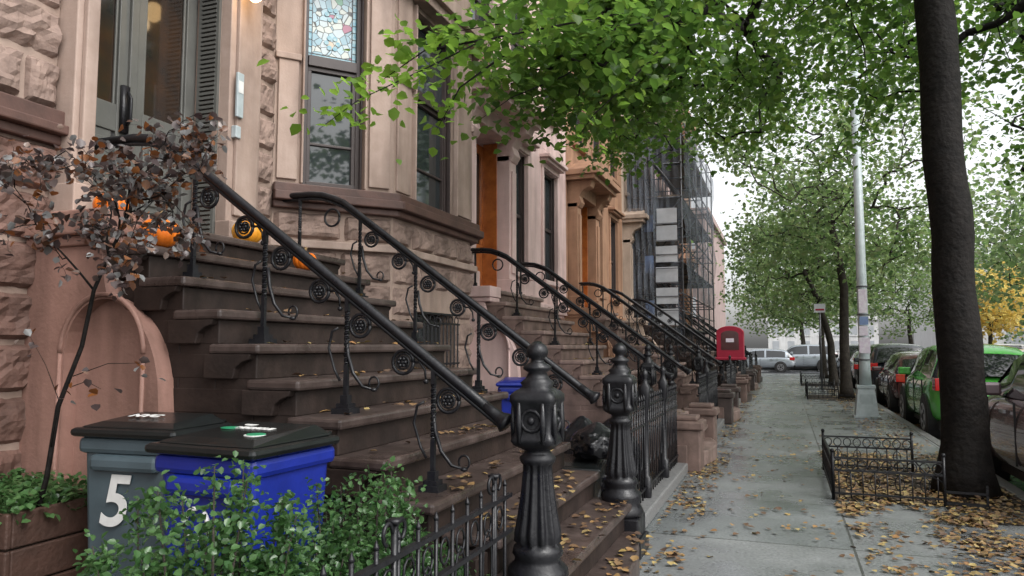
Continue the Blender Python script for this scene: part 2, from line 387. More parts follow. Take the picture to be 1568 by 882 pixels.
t2.box(-.02,D0,.0,.16,2.27,5.1,T); t2.box(.02,D0-.03,.16,.20,2.5,5.0,T)
t2.box(-.04,D0+.02,.0,.22,2.27,2.5,T)
t2.box(D1,D1+.38,.0,.10,2.27,5.1,T); t2.box(D1+.06,D1+.32,.10,.135,2.55,5.0,T); t2.box(D1-.01,D1+.40,.0,.15,2.27,2.5,T)
t2.box(-.1,W-.2,0,.35,5.1,5.3,T)
rocks(G.p('rock_upper','rocktan'),fr(3.28+D1+.385,5.36)[0],W-D1-.385,2.30,9,.31,.5,.06,seed=4)
dr=G.p('door','graydoor',bevel=.006)
for a,b in ((D0,.76),(.77,D1)):
    y=-.25
    dr.box(a,a+.11,y-.05,y,2.29,4.9,T); dr.box(b-.11,b,y-.05,y,2.29,4.9,T)
    dr.box(a+.11,b-.11,y-.05,y,2.29,2.5,T); dr.box(a+.11,b-.11,y-.05,y,3.05,3.25,T); dr.box(a+.11,b-.11,y-.05,y,4.78,4.9,T)
    dr.box(a+.14,b-.14,y-.05,y-.012,2.5,3.05,T); dr.box(a+.18,b-.18,y-.012,y+.005,2.56,2.99,T)
    G.p('door_glass','warmglass').box(a+.11,b-.11,y-.04,y-.03,3.25,4.78,T)
    for q in (a+.115,b-.135): dr.box(q,q+.02,y-.03,y-.012,3.25,4.78,T)
dr.box(.73,.80,-.25,-.225,2.29,4.9,T)
dr.box(D0,D1,-.32,-.05,4.9,4.96,T)
G.p('door_handle','iron',True).tube([T@Vector((.70,-.2,3.1)),T@Vector((.70,-.17,3.15)),T@Vector((.70,-.17,3.3)),T@Vector((.70,-.2,3.35))],.012)
G.p('door_handle','iron').box(.67,.73,-.245,-.215,3.05,3.4,T)
lv=G.p('louvre','graydoor')
for k in range(64): 
    z=2.4+k*.038; lv.box(D1-.035,D1-.006,-.18,-.03,z,z+.022,T)
lv.box(D1-.03,D1-.003,-.03,-.003,2.3,4.9,T); lv.box(D1-.03,D1-.003,-.21,-.18,2.3,4.9,T)
ic=G.p('intercom','galv',bevel=.006); ic.box(D1+.025,D1+.10,.135,.16,3.35,3.72,T); ic.box(D1+.03,D1+.09,.10,.15,3.18,3.28,T)
G.p('intercom_panel','white').box(D1+.035,D1+.09,.16,.163,3.55,3.65,T)
ln=G.p('lantern','lamp',True); ln.sph(T@Vector((D1+.08,.26,4.40)),.07,8,(1,1,1.3))
G.p('lantern_cap','iron',True).lathe([(0,.08),(.03,.085),(.1,.02),(.16,.01)],T@Vector((D1+.08,.26,4.47)),12)
G.p('lantern_cap','iron').box(D1+.06,D1+.10,.1,.26,4.60,4.63,T)
B0,B1,B2,B3=(XF,5.36),(-3.5,6.2),(-3.5,8.08),(XF,8.95)
for i,(a,b) in enumerate(((B0,B1),(B1,B2),(B2,B3))):
    T,W=frame(a,b)
    if i==1: ops=[(.40,1.40,2.97,5.0)]; low=[(.5,1.42,.75,1.85)]
    elif i==0: ops=[(.26,.83,2.97,5.0)]; low=[]
    else: ops=[(.32,.85,2.97,5.0)]; low=[]
    wall(w,T,W,0,2.74,low); wall(w,T,W,2.74,5.3,ops)
    o2=[(o[0],o[1],6.2,8.2) for o in ops]; wall(w,T,W,5.3,9.2,o2)
    for o in o2: sash(G,T,*o,hood=False)
    for o in ops:
        sash(G,T,*o,transom=4.17,trim='tan2',tw=.02,hood=None,tglass='stained' if i==0 else 'glass',sill=False)
        t2.box(.03,o[0]-.05,0,.03,3.0,4.1,T) if i!=1 else t2.box(.05,o[0]-.08,0,.025,3.0,5.1,T)
        t2.box(o[1]+.05,W-.04,0,.03,3.0,5.1,T)
        t2.box(o[0]-.02,o[0],-.02,.05,2.97,5.02,T); t2.box(o[1],o[1]+.02,-.02,.05,2.97,5.02,T)
        t2.box(.0,o[0]-.03,0,.05,4.1,4.16,T)
    rocks(G.p('rock_base_tan','rocktan'),T,W,0,2.38,.31,.5,.06,low,seed=10+i)
    rocks(G.p('rock_base_tan','rocktan'),T,W,2.46,2.72,.26,.5,.06,seed=20+i)
    t2.box(-.02,W+.02,0,.09,2.38,2.45,T)
    for (z0,z1,o) in ((2.73,2.79,.09),(2.79,2.87,.16),(2.87,2.95,.11)): 
        tr.box(-o*.35 if i else 0,W+o*.35 if i<2 else W,.0,o,z0,z1,T)
    t2.box(-.05,W+.05,0,.14,5.05,5.15,T); t2.box(-.08,W+.08,0,.2,5.15,5.3,T); t2.box(-.08,W+.08,0,.2,9.0,9.2,T)
    if low:
        a_,b_,c_,d_=low[0]
        G.p('basement_glass','glass').box(a_,b_,-.2,-.18,c_,d_,T)
        gb=G.p('window_grille','iron')
        for k in range(10):
            x=a_+.04+k*(b_-a_-.08)/9; gb.tube([T@Vector((x,.07,c_)),T@Vector((x,.07,d_-.1))],.009,6)
        for z in (c_+.05,(c_+d_)/2,d_-.12,d_-.02): gb.box(a_,b_,.06,.08,z,z+.02,T)
        for k in range(6):
            x=a_+.08+k*(b_-a_-.16)/5; gb.tube([T@Vector((x+.05*math.cos(q*PI/6),.07,d_-.07+.045*math.sin(q*PI/6))) for q in range(13)],.006,5)
wr=G.p('roof','slate'); wr.box(XF-8,XF-.31,-3,9.1,11.2,11.4); wr.prism([B0,B1,B2,B3],'z',9.2,9.3)
T,W=fr(8.95,9.1); wall(w,T,W,0,11.5); T,W=fr(5.36,8.95); wall(w,T,W,9.2,11.5,[(.6,1.4,9.5,10.8),(2.1,2.9,9.5,10.8)])
T,W=fr(-3,9.1)
for z0,z1,o in ((11.5,11.7,.15),(11.7,11.85,.35),(11.85,12.1,.5)): t2.box(0,W,-.3,o,z0,z1,T)
w.box(XF-8,XF-.3,-3,-2.7,0,11.4); w.box(XF-8,XF-.3,8.8,9.09,0,11.4)
G.done()
pl=bpy.data.lights.new('lantern_light','POINT'); pl.energy=3; pl.color=(1,.7,.4); pl.shadow_soft_size=.08
plo=bpy.data.objects.new('lantern_light',pl); plo.location=(XF+.42,4.76,4.32); COL.objects.link(plo)
# ------------------------------------------------------------ generic houses
def house(y0,Wd,wallm,trimm,doorm,rockm,h=11.5,seed=0,hood=True,bx=XF):
    G=Grp('brownstone_house'); T,W=frame((bx,y0),(bx,y0+Wd)); w=G.p('walls',wallm,bevel=.006); t=G.p('trim_'+trimm,trimm,bevel=.012)
    dops=[(.45,1.75,2.27,4.75)]; w1=[(2.35,3.25,2.75,4.9),(4.2,5.1,2.75,4.9)]
    wall(w,T,W,0,2.27,[(2.35,3.25,.7,1.7),(4.2,5.1,.7,1.7)]); wall(w,T,W,2.27,5.3,dops+w1)
    for o in w1: sash(G,T,*o,trim=trimm)
    for o in ((2.35,3.25,.7,1.7),(4.2,5.1,.7,1.7)): sash(G,T,*o,trim=trimm,hood=False)
    for zf in (5.3,8.4):
        ops=[(.65,1.55,zf+.7,zf+2.6),(2.35,3.25,zf+.7,zf+2.6),(4.2,5.1,zf+.7,zf+2.6)]
        wall(w,T,W,zf,zf+3.1,ops)
        for o in ops: sash(G,T,*o,trim=trimm)
    rocks(G.p('rock_base',rockm),T,W,0,2.1,.3,.5,.05,[(2.2,3.4,.6,1.8),(4.05,5.25,.6,1.8)],nx=6,nz=4,seed=seed)
    t.box(0,W,0,.08,2.12,2.2,T); t.box(0,W,0,.13,2.2,2.28,T)
    for a,b in ((.12,.42),(1.78,2.08)):
        t.box(a,b,0,.22,2.27,4.55,T); t.box(a-.03,b+.03,0,.27,2.27,2.55,T); t.box(a+.06,b-.06,.22,.25,2.65,4.3,T)
        prof=[(0,4.45),(.24,4.45),(.30,4.55),(.26,4.68),(.34,4.8),(.50,4.88),(.55,5.02),(0,5.02)]
        t.prism([(q[0],q[1]) for q in prof],'z',a,b,T@Matrix(((0,0,1,0),(1,0,0,0),(0,1,0,0),(0,0,0,1))))
    t.box(.42,1.78,0,.22,4.75,5.02,T)
    t.box(.0,2.2,0,.62,5.02,5.12,T); t.box(-.04,2.24,0,.72,5.12,5.24,T)
    if hood: t.prism([(0,5.24),(2.2,5.24),(1.1,5.72)],'y',0,.6,T)
    d=G.p('door',doorm,bevel=.006)
    for a,b in ((.46,1.1),(1.11,1.74)):
        d.box(a,b,-.27,-.22,2.28,3.1,T); d.box(a,a+.1,-.27,-.22,3.1,4.7,T); d.box(b-.1,b,-.27,-.22,3.1,4.7,T); d.box(a+.1,b-.1,-.27,-.22,4.55,4.7,T)
        d.box(a+.12,b-.12,-.22,-.2,2.4,2.98,T)
        G.p('door_glass','warmglass').box(a+.1,b-.1,-.26,-.25,3.1,4.55,T)
    d.box(1.72,1.748,-.22,.02,2.28,4.74,T); d.box(.452,.48,-.22,.02,2.28,4.74,T)
    for z0,z1,o in ((h,h+.2,.15),(h+.2,h+.35,.4),(h+.35,h+.6,.55)): t.box(0,W,-.3,o,z0,z1,T)
    for k in range(9): t.box(.2+k*.65,.35+k*.65,.15,.38,h-.25,h+.2,T)
    G.p('roof','slate').box(bx-8,bx-.31,y0+.01,y0+Wd-.01,h-.2,h)
    w.box(bx-8,bx-.31,y0+.003,y0+.25,0,h-.2); w.box(bx-8,bx-.31,y0+Wd-.25,y0+Wd-.003,0,h-.2)
    G.done()
house(9.1,5.8,'pink','pink','wooddoor','pinkstucco',seed=31)
house(14.9,5.8,'orange','orange','wooddoor','rockbrown',seed=32,bx=XF+.003)
house(20.7,5.8,'beige','beige','graydoor','rocktan',seed=33)
house(26.5,5.8,'pink','tan2','wooddoor','pinkstucco',seed=34,bx=XF+.003)
house(32.3,5.8,'orange','orange','graydoor','rockbrown',seed=35)
# ------------------------------------------------------------ stoops
RISE=.189; RUN=.258
def nose(k): return -2.085-(6-k)*RUN
def tz(k): return (12-k)*RISE
def cl1(v): return max(-1.0,min(1.0,v))
def ztop(x):
    if x<=-3.66: return 2.08
    if x<=-3.52: return 1.70+.28*(1-math.cos(math.asin(cl1((-3.52-x)/.14))))+.1*max(0,(-3.60-x)/.06)
    return 1.15+.55*math.sin(math.acos(cl1(1-(-3.2-x)/.32)))
def stoop(d,stepm,riserm,cheekm):
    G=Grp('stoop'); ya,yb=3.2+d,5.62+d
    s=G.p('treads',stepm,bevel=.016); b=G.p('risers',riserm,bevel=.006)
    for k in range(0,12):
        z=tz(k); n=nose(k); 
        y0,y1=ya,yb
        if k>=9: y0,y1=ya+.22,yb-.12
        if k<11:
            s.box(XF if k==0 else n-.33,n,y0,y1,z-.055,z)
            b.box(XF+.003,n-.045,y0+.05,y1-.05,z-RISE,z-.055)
        else:
            poly=[(n-.4,ya+.2)]+[(n-.28+.20*math.sin(PI*i/16),ya+.2+(yb-ya-.3)*i/16) for i in range(17)]+[(n-.4,yb-.1)]
            s.prism(poly,'z',.004,z)
        if 0<=k<9:
            zb=z-RISE
            for (p0,p1) in ((ya+.004,ya+.075),(yb-.075,yb-.004)):
                pr=[(n-.05,z-.055),(n-.065,z-.085),(n-.11,z-.10),(n-.15,z-.13),(n-.165,zb+.001),(n-.36,zb+.001),(n-.36,z-.055)]
                b.prism(pr,'y',p0,p1)
    for p0,p1 in ((ya+.053,ya+.2),(yb-.2,yb-.053)):
        for k in range(1,11):
            b.box(nose(k-1)-.06,nose(k)-.06,p0,p1,0,tz(k)-.06)
        b.box(XF+.01,nose(0)-.06,p0,p1,0,tz(1)-.06)
    c=G.p('cheek_wall',cheekm); yc=ya-.03
    f0,f1,b1=yc-.03,yc+.06,ya+.3
    c.box(XF+.002,-3.92,f0,b1,0,2.08)
    xs=[-3.92+.58*i/24 for i in range(25)]
    def archz(x): 
        u=cl1((x+3.63)/.29); return 1.46+.31*math.sqrt(max(0,1-u*u))
    for i in range(24):
        a,e=xs[i],xs[i+1]
        c.prism([(a,0),(e,0),(e,ztop(e)),(a,ztop(a))],'y',f1,b1)
        c.prism([(a,archz(a)),(e,archz(e)),(e,max(archz(e)+.01,ztop(e))),(a,max(archz(a)+.01,ztop(a)))],'y',f0,f1)
    xs=[-3.34+.14*i/10 for i in range(11)]
    for i in range(10):
        a,e=xs[i],xs[i+1]; c.prism([(a,0),(e,0),(e,ztop(e)),(a,ztop(a))],'y',f0,b1)
    mo=G.p('arch_moulding',cheekm,True)
    mo.tube([(-3.635-.315*math.cos(PI*i/24),f0-.002,1.46+.335*math.sin(PI*i/24)) for i in range(25)],.016,6)
    mo.tube([(-3.95,f0-.002,1.46),(-3.95,f0-.002,0.02)],.014,6); mo.tube([(-3.32,f0-.002,1.44),(-3.32,f0-.002,0.02)],.014,6)
    cp=G.p('cheek_cap',cheekm,bevel=.012)
    cp.box(XF+.004,-3.57,yc-.06,ya+.25,2.082,2.14); cp.box(XF+.006,-3.55,yc-.10,ya+.25,2.142,2.285)
    G.done()
def newel(x,y,z=0,s=1):
    G=Grp('iron_newel_post'); p=G.p('post','iron',True)
    b=G.p('plinth','iron',bevel=.01); b.box(x-.17*s,x+.17*s,y-.17*s,y+.17*s,z,z+.13); b.box(x-.15*s,x+.15*s,y-.15*s,y+.15*s,z+.13,z+.27)
    pr=[(.27,.155),(.30,.165),(.33,.15),(.36,.135),(.40,.150),(.43,.145),(.46,.115),(.48,.112),(.50,.125,'r'),(.53,.118),(.545,.10)]
    pr+=[(.56,.108,'f'),(.60,.106,'f'),(.68,.092,'f'),(.78,.078,'f'),(.88,.068,'f'),(.92,.066,'f')]
    pr+=[(.935,.085),(.955,.09),(.975,.07),(.99,.062),(1.0,.085),(1.02,.10,'s'),(1.04,.112,'s'),(1.06,.105,'s'),(1.08,.095,'s'),(1.20,.10,'s'),(1.23,.115,'s'),(1.26,.115,'s'),(1.28,.095,'s'),(1.30,.075),(1.32,.085),(1.34,.06),(1.37,.045),(1.385,.07),(1.40,.07),(1.42,.035),(1.435,.03),(1.45,.05),(1.475,.055),(1.50,.045),(1.525,.015)]
    p.lathe([(e[0],e[1]*s)+tuple(e[2:]) for e in pr],(x,y,z),72)
    q=G.p('rosettes','iron',True)
    for dx,dy in ((1,0),(-1,0),(0,1),(0,-1)):
        cx,cy=x+dx*.10*s,y+dy*.10*s
        q.tube([(cx+ (0 if dx else .05*math.cos(a*PI/6)),cy+(.05*math.cos(a*PI/6) if dx else 0),z+1.14+.05*math.sin(a*PI/6)) for a in range(13)],.010,6)
        q.sph((cx,cy,z+1.14),.02,6)
        for sg in (-1,1):
            ex,ey=(x+dx*.105*s+sg*dy*.06,y+dy*.105*s+sg*dx*.06)
            q.tube([(ex,ey,z+1.03),(ex,ey,z+1.12),(ex,ey,z+1.24)],[.012,.018,.010],5)
    G.done()
def railing(y,x_end=-1.35,detail=True,flip=1):
    G=Grp('stair_railing'); h=G.p('handrail','iron',True); s=G.p('scrolls','iron',True); po=G.p('posts','iron')
    def rz(x): return 1.14+(x_end-x)*.736
    xt=-3.50; pts=[(XF+.02,y,rz(xt)+.10)]+[(-3.85,y,rz(xt)+.10),(-3.72,y,rz(xt)+.085),(-3.60,y,rz(xt)+.045),(xt,y,rz(xt))]
    n=12
    for i in range(1,n+1): x=xt+(x_end-xt)*i/n; pts.append((x,y,rz(x)))
    h.tube(pts,.0265,10)
    h.tube([(a,b,c-.04) for a,b,c in pts],.013,6)
    q=Vector((1,0,-.736)).normalized(); e=Vector(pts[-1])
    h.tube([e-q*.10,e-q*.04,e+q*.0,e+q*.03,e+q*.045,e+q*.06],[.0265,.028,.034,.05,.055,.03],12)
    for i,(x,k) in enumerate(((-3.34,2),(-2.81,4),(-2.25,6),(-1.72,8),(-3.95,0))):
        zb=tz(k); zt=(rz(x) if x>-3.5 else rz(xt)+.10)-.03
        po.box(x-.055,x+.055,y-.055,y+.055,zb,zb+.03); po.box(x-.038,x+.038,y-.038,y+.038,zb+.03,zb+.055); po.box(x-.022,x+.022,y-.022,y+.022,zb+.055,zb+.10)
        m=40; vs=[]
        for j in range(m+1):
            z=zb+.1+(zt-zb-.1)*j/m; u=j/m; tw=0 if (u<.3 or u>.85) else (u-.3)/.55*PI*5
            if u>=.85: tw=PI*5
            for c in range(4):
                a=PI/4+c*PI/2+tw; vs.append((x+.016*math.cos(a),y+.016*math.sin(a),z))
        po.add(vs,[(j*4+c,j*4+(c+1)%4,(j+1)*4+(c+1)%4,(j+1)*4+c) for j in range(m) for c in range(4)])
    if detail:
        xs=[-3.34+.11+.266*i for i in range(8)]
        for i,x in enumerate(xs):
            if x>x_end-.05: continue
            cx=x; cz=rz(x)-.13
            s.tube([(cx+.062*math.cos(a*PI/8),y,cz+.062*math.sin(a*PI/8)) for a in range(17)],.010,6)
            s.tube([(cx+(.05-.0013*a)*math.cos(a*PI/6),y,cz+(.05-.0013*a)*math.sin(a*PI/6)) for a in range(26)],.006,5)
            for dy in (-.014,.014):
                for b in range(6): s.sph((cx+.02*math.cos(b*PI/3),y+dy,cz+.02*math.sin(b*PI/3)),.010,4)
            s.sph((cx,y,cz),.018,6)
            if i%2==0:
                px=x-.11
                pts2=[(px+.02,y,cz-.05),(px+.035,y,cz-.16),(px+.07,y,cz-.26),(px+.13,y,cz-.33),(px+.20,y,cz-.345)]
                s.tube(pts2,[.011,.011,.010,.009,.007],6)
                s.sph(pts2[-1],.020,5,(1,1,.6))
                s.tube([(px+.2+.03*math.cos(a*PI/6),y,cz-.31+.035*math.sin(a*PI/6)) for a in range(-3,8)],.006,5)
                s.tube([(px-.015,y,cz-.30),(px-.05,y,cz-.24),(px-.09,y,cz-.12),(px-.07,y,cz-.03),(px-.03,y,cz-.01)],.008,5)
            else:
                s.tube([(x+.06,y,cz),(x+.10,y,cz+.0),(x+.13,y,cz-.04),(x+.135,y,cz-.10)],[.009,.008,.007,.005],5)
                s.sph((x+.135,y,cz-.10),.015,5)
        s.tube([(-3.62+.075*math.cos(a*PI/8),y,rz(xt)-.12+.075*math.sin(a*PI/8)) for a in range(17)],.010,6)
    G.done()
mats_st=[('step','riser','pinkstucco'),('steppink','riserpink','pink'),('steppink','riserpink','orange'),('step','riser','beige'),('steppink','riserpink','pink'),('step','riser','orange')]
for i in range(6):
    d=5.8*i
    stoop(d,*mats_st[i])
    railing(3.5+d,detail=i<4); railing(5.37+d,detail=i<4)
    if i==0: newel(-1.15,3.5); newel(-1.15,5.46)
    else:
        for yy in (3.5+d,5.46+d):
            G=Grp('stone_pier'); p=G.p('pier','step' if i%2==0 else 'riserpink',bevel=.02)
            p.box(-1.36,-.96,yy-.2,yy+.2,0,.5); p.box(-1.40,-.92,yy-.24,yy+.24,.5,.6); p.box(-1.33,-.99,yy-.17,yy+.17,.6,.66); G.done()
            newel(-1.60,yy,0,.75)
# ------------------------------------------------------------ fences
def fence(y0,y1,x,h=.95,z0=.12,sp=.115,coping=True,posts=(),spear=1):
    G=Grp('iron_fence'); r=G.p('rails','iron'); k=G.p('pickets','iron',True)
    if coping: 
        c=G.p('coping','granite',bevel=.015); c.box(x-.12,x+.12,y0,y1,0,.12)
    for z in (z0+.08,h-.22,h-.06): r.box(x-.012,x+.012,y0,y1,z,z+.018)
    n=int((y1-y0)/sp)
    for i in range(n+1):
        y=y0+(y1-y0)*(i+.5)/(n+1)
        k.tube([(x,y,z0),(x,y,h)],.008,6)
        k.tube([(x,y,h),(x,y,h+.01),(x,y,h+.025*spear),(x,y,h+.06*spear)],[.009,.014*spear**.5,.011*spear**.5,.002],6)
        yc=y+sp/2
        if i<n: k.tube([(x,yc+.038*math.cos(a*PI/5),h-.13+.05*math.sin(a*PI/5)) for a in range(11)],.005,5)
        if i<n and i%2==0: k.tube([(x,yc+.05*math.sin(a*PI/8),.55+.16*math.cos(a*PI/8)) for a in range(17)],.005,5)
    for y in posts:
        k.lathe([(0,.05,'s'),(.3,.05,'s'),(.32,.035),(.7,.028),(h-.1,.028),(h-.05,.045),(h+.05,.045,'s'),(h+.12,.05,'s'),(h+.16,.03),(h+.2,.022),(h+.23,.035),(h+.26,.03),(h+.29,.005)],(x,y,0),16)
    G.done()
fence(.3,3.3,-1.22,h=.86,sp=.15,spear=.5,posts=())
def scrollpost(G,y,x=-1.22,h=.86):
    k=G.p('finials','iron',True); k.tube([(x,y,0),(x,y,h+.06)],.012,8)
    for sg in (-1,1): k.tube([(x,y+sg*(.012+.03*(1-math.cos(a*PI/7))),h+.03+.035*math.sin(a*PI/7)) for a in range(11)],.007,6)
    k.box(x-.022,x+.022,y-.022,y+.022,h+.06,h+.072)
G=Grp('fence_scroll_posts')
for y in (1.3,2.2,3.1): scrollpost(G,y)
G.done()
fence(5.65,9.05,-1.22,h=1.0,posts=(6.9,8.0))
for i in range(1,6): fence(5.8*i+5.75,5.8*i+9.0,-1.22,h=1.0,posts=(5.8*i+6.9,))
def pitfence(x0,x1,y0,y1,h=.42):
    G=Grp('tree_pit_fence'); r=G.p('rails','iron'); k=G.p('pickets','iron',True)
    segs=[((x0,y0),(x1,y0)),((x0,y0),(x0,y1)),((x0,y1),(x1,y1))]
    for a,b in segs:
        T,W=frame(a,b)
        for z in (.06,h-.14,h-.02): r.box(0,W,-.009,.009,z,z+.018,T)
        n=int(W/.10)
        for i in range(n):
            x=(i+.5)*W/n
            k.tube([T@Vector((x,0,.03)),T@Vector((x,0,h-.14))],.007,5)
            k.tube([T@Vector((x+.042*math.cos(q*PI/6),0,h-.075+.048*math.sin(q*PI/6))) for q in range(13)],.006,5)
            if i%2: k.tube([T@Vector((x+.04*math.cos(q*PI/6),0,.19+.07*math.sin(q*PI/6))) for q in range(13)],.005,5)
        for x in (0,W):
            k.tube([T@Vector((x,0,0)),T@Vector((x,0,h+.04))],.016,8); k.sph(T@Vector((x,0,h+.055)),.022,6)
    for (a,b) in (((x1,y0),(x1+.35,y0-.02)),):
        T,W=frame(a,b); r.box(0,W,-.01,.01,.02,.05,T); r.box(0,W,-.01,.01,.13,.15,T); r.box(W-.02,W,-.01,.01,0,.22,T)
    k.tube([(x1-.25,y0,h),(x1-.15,y0,h-.12),(x1,y0,h-.2)],.008,5)
    G.done()
    s=Part(M['soil']); s.add([(x0,y0,.005),(2.14,y0,.005),(2.14,y1+.4,.005),(x0,y1+.4,.005)],[(0,1,2,3)]); s.build('tree_pit_soil',fixn=False)
pitfence(.42,1.38,8.0,9.85)
pitfence(.6,1.4,22.6,24.4)
pitfence(.6,1.4,30.2,32)
# ------------------------------------------------------------ leaves
def leafmesh(name,P,size,mat,parent=None,tilt=.6,fold=.12,aspect=.42,flat=False):
    n=len(P); 
    tp=np.array([[0,0,0],[aspect,.32,fold],[aspect*.85,.68,fold*.8],[0,1,-.05],[-aspect*.85,.68,fold*.8],[-aspect,.32,fold]])
    size=np.broadcast_to(size,(n,)); ya=rng.uniform(0,2*PI,n); pi_=rng.normal(-.25 if not flat else 0,tilt,n); ro=rng.normal(0,tilt,n)
    cx,sx=np.cos(pi_),np.sin(pi_); cy,sy=np.cos(ro),np.sin(ro); cz,sz=np.cos(ya),np.sin(ya)
    Z=np.zeros(n);O=np.ones(n)
    Rx=np.stack([np.stack([O,Z,Z],1),np.stack([Z,cx,-sx],1),np.stack([Z,sx,cx],1)],1)
    Ry=np.stack([np.stack([cy,Z,sy],1),np.stack([Z,O,Z],1),np.stack([-sy,Z,cy],1)],1)
    Rz=np.stack([np.stack([cz,-sz,Z],1),np.stack([sz,cz,Z],1),np.stack([Z,Z,O],1)],1)
    R=Rz@Rx@Ry
    V=np.einsum('nij,kj->nki',R,tp)*size[:,None,None]*rng.uniform(.7,1.25,(n,1,1))+P[:,None,:]
    V=V.reshape(-1,3).astype(np.float32)
    me=bpy.data.meshes.new(name); me.vertices.add(n*6); me.vertices.foreach_set('co',V.ravel())
    base=(np.arange(n)*6)[:,None]; q=np.array([0,1,2,3,0,3,4,5])[None,:]
    idx=(base+q).astype(np.int32).ravel()
    me.loops.add(n*8); me.loops.foreach_set('vertex_index',idx)
    me.polygons.add(n*2); me.polygons.foreach_set('loop_start',(np.arange(n*2)*4).astype(np.int32))
    try: me.polygons.foreach_set('loop_total',np.full(n*2,4,np.int32))
    except Exception: pass
    me.materials.append(mat); me.update(calc_edges=True); me.validate()
    o=bpy.data.objects.new(name,me); COL.objects.link(o)
    if parent: o.parent=parent
    return o
def tree(name,trunk,ells,nodes,lpn,leafsize,leafm,barkm='bark',r0=.3,xmin=-99,spread=.3,gate=.0,seed=1,keep=None,taper=.45):
    rg=np.random.default_rng(seed); G=Grp(name)
    tp=[Vector(t) for t in trunk]; b=G.p('trunk',barkm,True)
    pts=[];rad=[]; m=len(tp)
    for i in range(m-1):
        for j in range(6):
            u=j/6; q=tp[i].lerp(tp[i+1],u); t=(i+u)/(m-1)
            pts.append(q+Vector((noise.noise(q*1.3),noise.noise(q*1.7+Vector((5,0,0))),0))*r0*.2)
            rad.append(r0*(1-taper*t)*(1+.55*math.exp(-q.z*3.6))*(1+.06*noise.noise(q*3)))
    pts.append(tp[-1]); rad.append(r0*(1-taper))
    b.tube(pts,rad,16)
    X=[];tot=sum(e[6] for e in ells)
    for (cx,cy,cz,rx,ry,rzz,wt) in ells:
        k=0; want=int(nodes*wt/tot); tries=0
        while k<want and tries<want*20:
            tries+=1
            u=rg.normal(size=3); u/=np.linalg.norm(u); rr=rg.uniform()**(1/2.2)
            p=np.array([cx+u[0]*rx*rr,cy+u[1]*ry*rr,cz+u[2]*rzz*rr])
            if p[0]<xmin: continue
            if keep and not keep(p): continue
            if noise.noise(Vector(p*.55)+Vector((seed*7,0,0)))<gate-.25+.1*rg.normal(): continue
            X.append(p);k+=1
    X=np.array(X); top=np.array(tp[-1]); order=np.argsort(np.linalg.norm(X-top,axis=1)); X=X[order]
    N=[np.array(t) for t in tp[-2:]]; par=[-1,0]; cap=len(X)*2+10
    arr=np.zeros((cap,3)); arr[0]=N[0];arr[1]=N[1]; cnt=2; leafn=[]
    for p in X:
        dd=np.linalg.norm(arr[:cnt]-p,axis=1)+.35*np.maximum(0,arr[:cnt,2]-p[2]); q=int(np.argmin(dd))
        mid=(arr[q]+p)/2+rg.normal(size=3)*.08*np.linalg.norm(arr[q]-p)+np.array([0,0,.08*np.linalg.norm(arr[q]-p)])
        arr[cnt]=mid; par.append(q); arr[cnt+1]=p; par.append(cnt); leafn.append(cnt+1); cnt+=2
    wgt=np.zeros(cnt)
    for i in leafn: wgt[i]+=1
    for i in range(cnt-1,0,-1): wgt[par[i]]+=wgt[i]
    br=G.p('limbs',barkm,True)
    for i in range(2,cnt):
        q=par[i]; r1=min(r0*.32,.006*max(1,wgt[i])**.5); r2=min(r0*.32,.006*max(1,wgt[q])**.5) if q>1 else r1*1.1
        r2=min(r2,r1*1.6)
        br.tube([arr[q],arr[i]],[r2,r1],5 if r1<.05 else 8,cap=False)
    e=G.done()
    base=np.repeat(X,lpn,axis=0); off=rg.normal(size=base.shape)*np.array([spread,spread,spread*.5])
    wts=np.repeat(rg.uniform(.2,1,len(X)),lpn); kp=rg.uniform(size=len(base))<wts
    leafmesh('foliage',(base+off)[kp],leafsize,M[leafm],e)
    return e
def twig(e,pts,n,size,m,spread=.14):
    P=[np.array(p) for p in pts]; L=[]
    for i in range(len(P)-1):
        k=n//(len(P)-1); u=rng.uniform(0,1,(k,1)); L.append(P[i]*(1-u)+P[i+1]*u)
    A=np.concatenate(L); A=A+rng.normal(size=A.shape)*np.array([spread,spread,spread*.8])
    leafmesh('sprig_leaves',A,size,M[m],e,tilt=.45)
    p=Part(M['bark'],True); p.tube(pts,[.011-.009*i/(len(pts)-1) for i in range(len(pts))],5); p.build('twig',e)
t1=tree('street_tree',[(1.70,8.76,-.02),(1.69,8.75,1.5),(1.66,8.75,3.2),(1.63,8.8,4.8),(1.63,8.9,6.0),(1.62,9.0,7.2)],
 [(0.3,9.8,6.9,4.4,4.6,2.5,4.4),(-1.9,7.0,4.7,1.3,1.9,.9,1.9),(-1.5,11.4,5.3,1.7,2.6,1.2,1.3),(3.4,9.5,6.2,2.4,4,1.6,1.1),(1.9,14,6.2,2.6,3,1.5,.8),(6.0,14.5,6.0,2.8,4.5,3.0,2.2)],
 640,84,.10,'leaf',r0=.21,xmin=-3.0,spread=.29,seed=3,gate=.16,taper=.16)
twig(t1,[(-1.2,6.6,4.6),(-1.7,5.7,4.15),(-2.1,5.1,3.85),(-2.45,4.7,3.5),(-2.8,4.45,3.25),(-3.02,4.3,3.02)],210,.085,'leaflime',.13)
twig(t1,[(-2.1,5.1,3.85),(-2.5,4.9,3.75),(-2.85,4.8,3.5)],90,.085,'leaflime',.14)
twig(t1,[(-2.0,5.3,3.8),(-2.3,5.1,3.5),(-2.45,5.0,3.15)],70,.085,'leaflime',.12)
twig(t1,[(-1.3,6.8,4.5),(-1.8,6.3,3.95),(-2.2,6.0,3.7),(-2.45,5.8,3.45)],130,.095,'leaf',.18)
twig(t1,[(-1.0,7.0,4.4),(-1.3,6.6,3.9),(-1.55,6.4,3.6),(-1.7,6.3,3.35)],100,.095,'leaflime',.14)
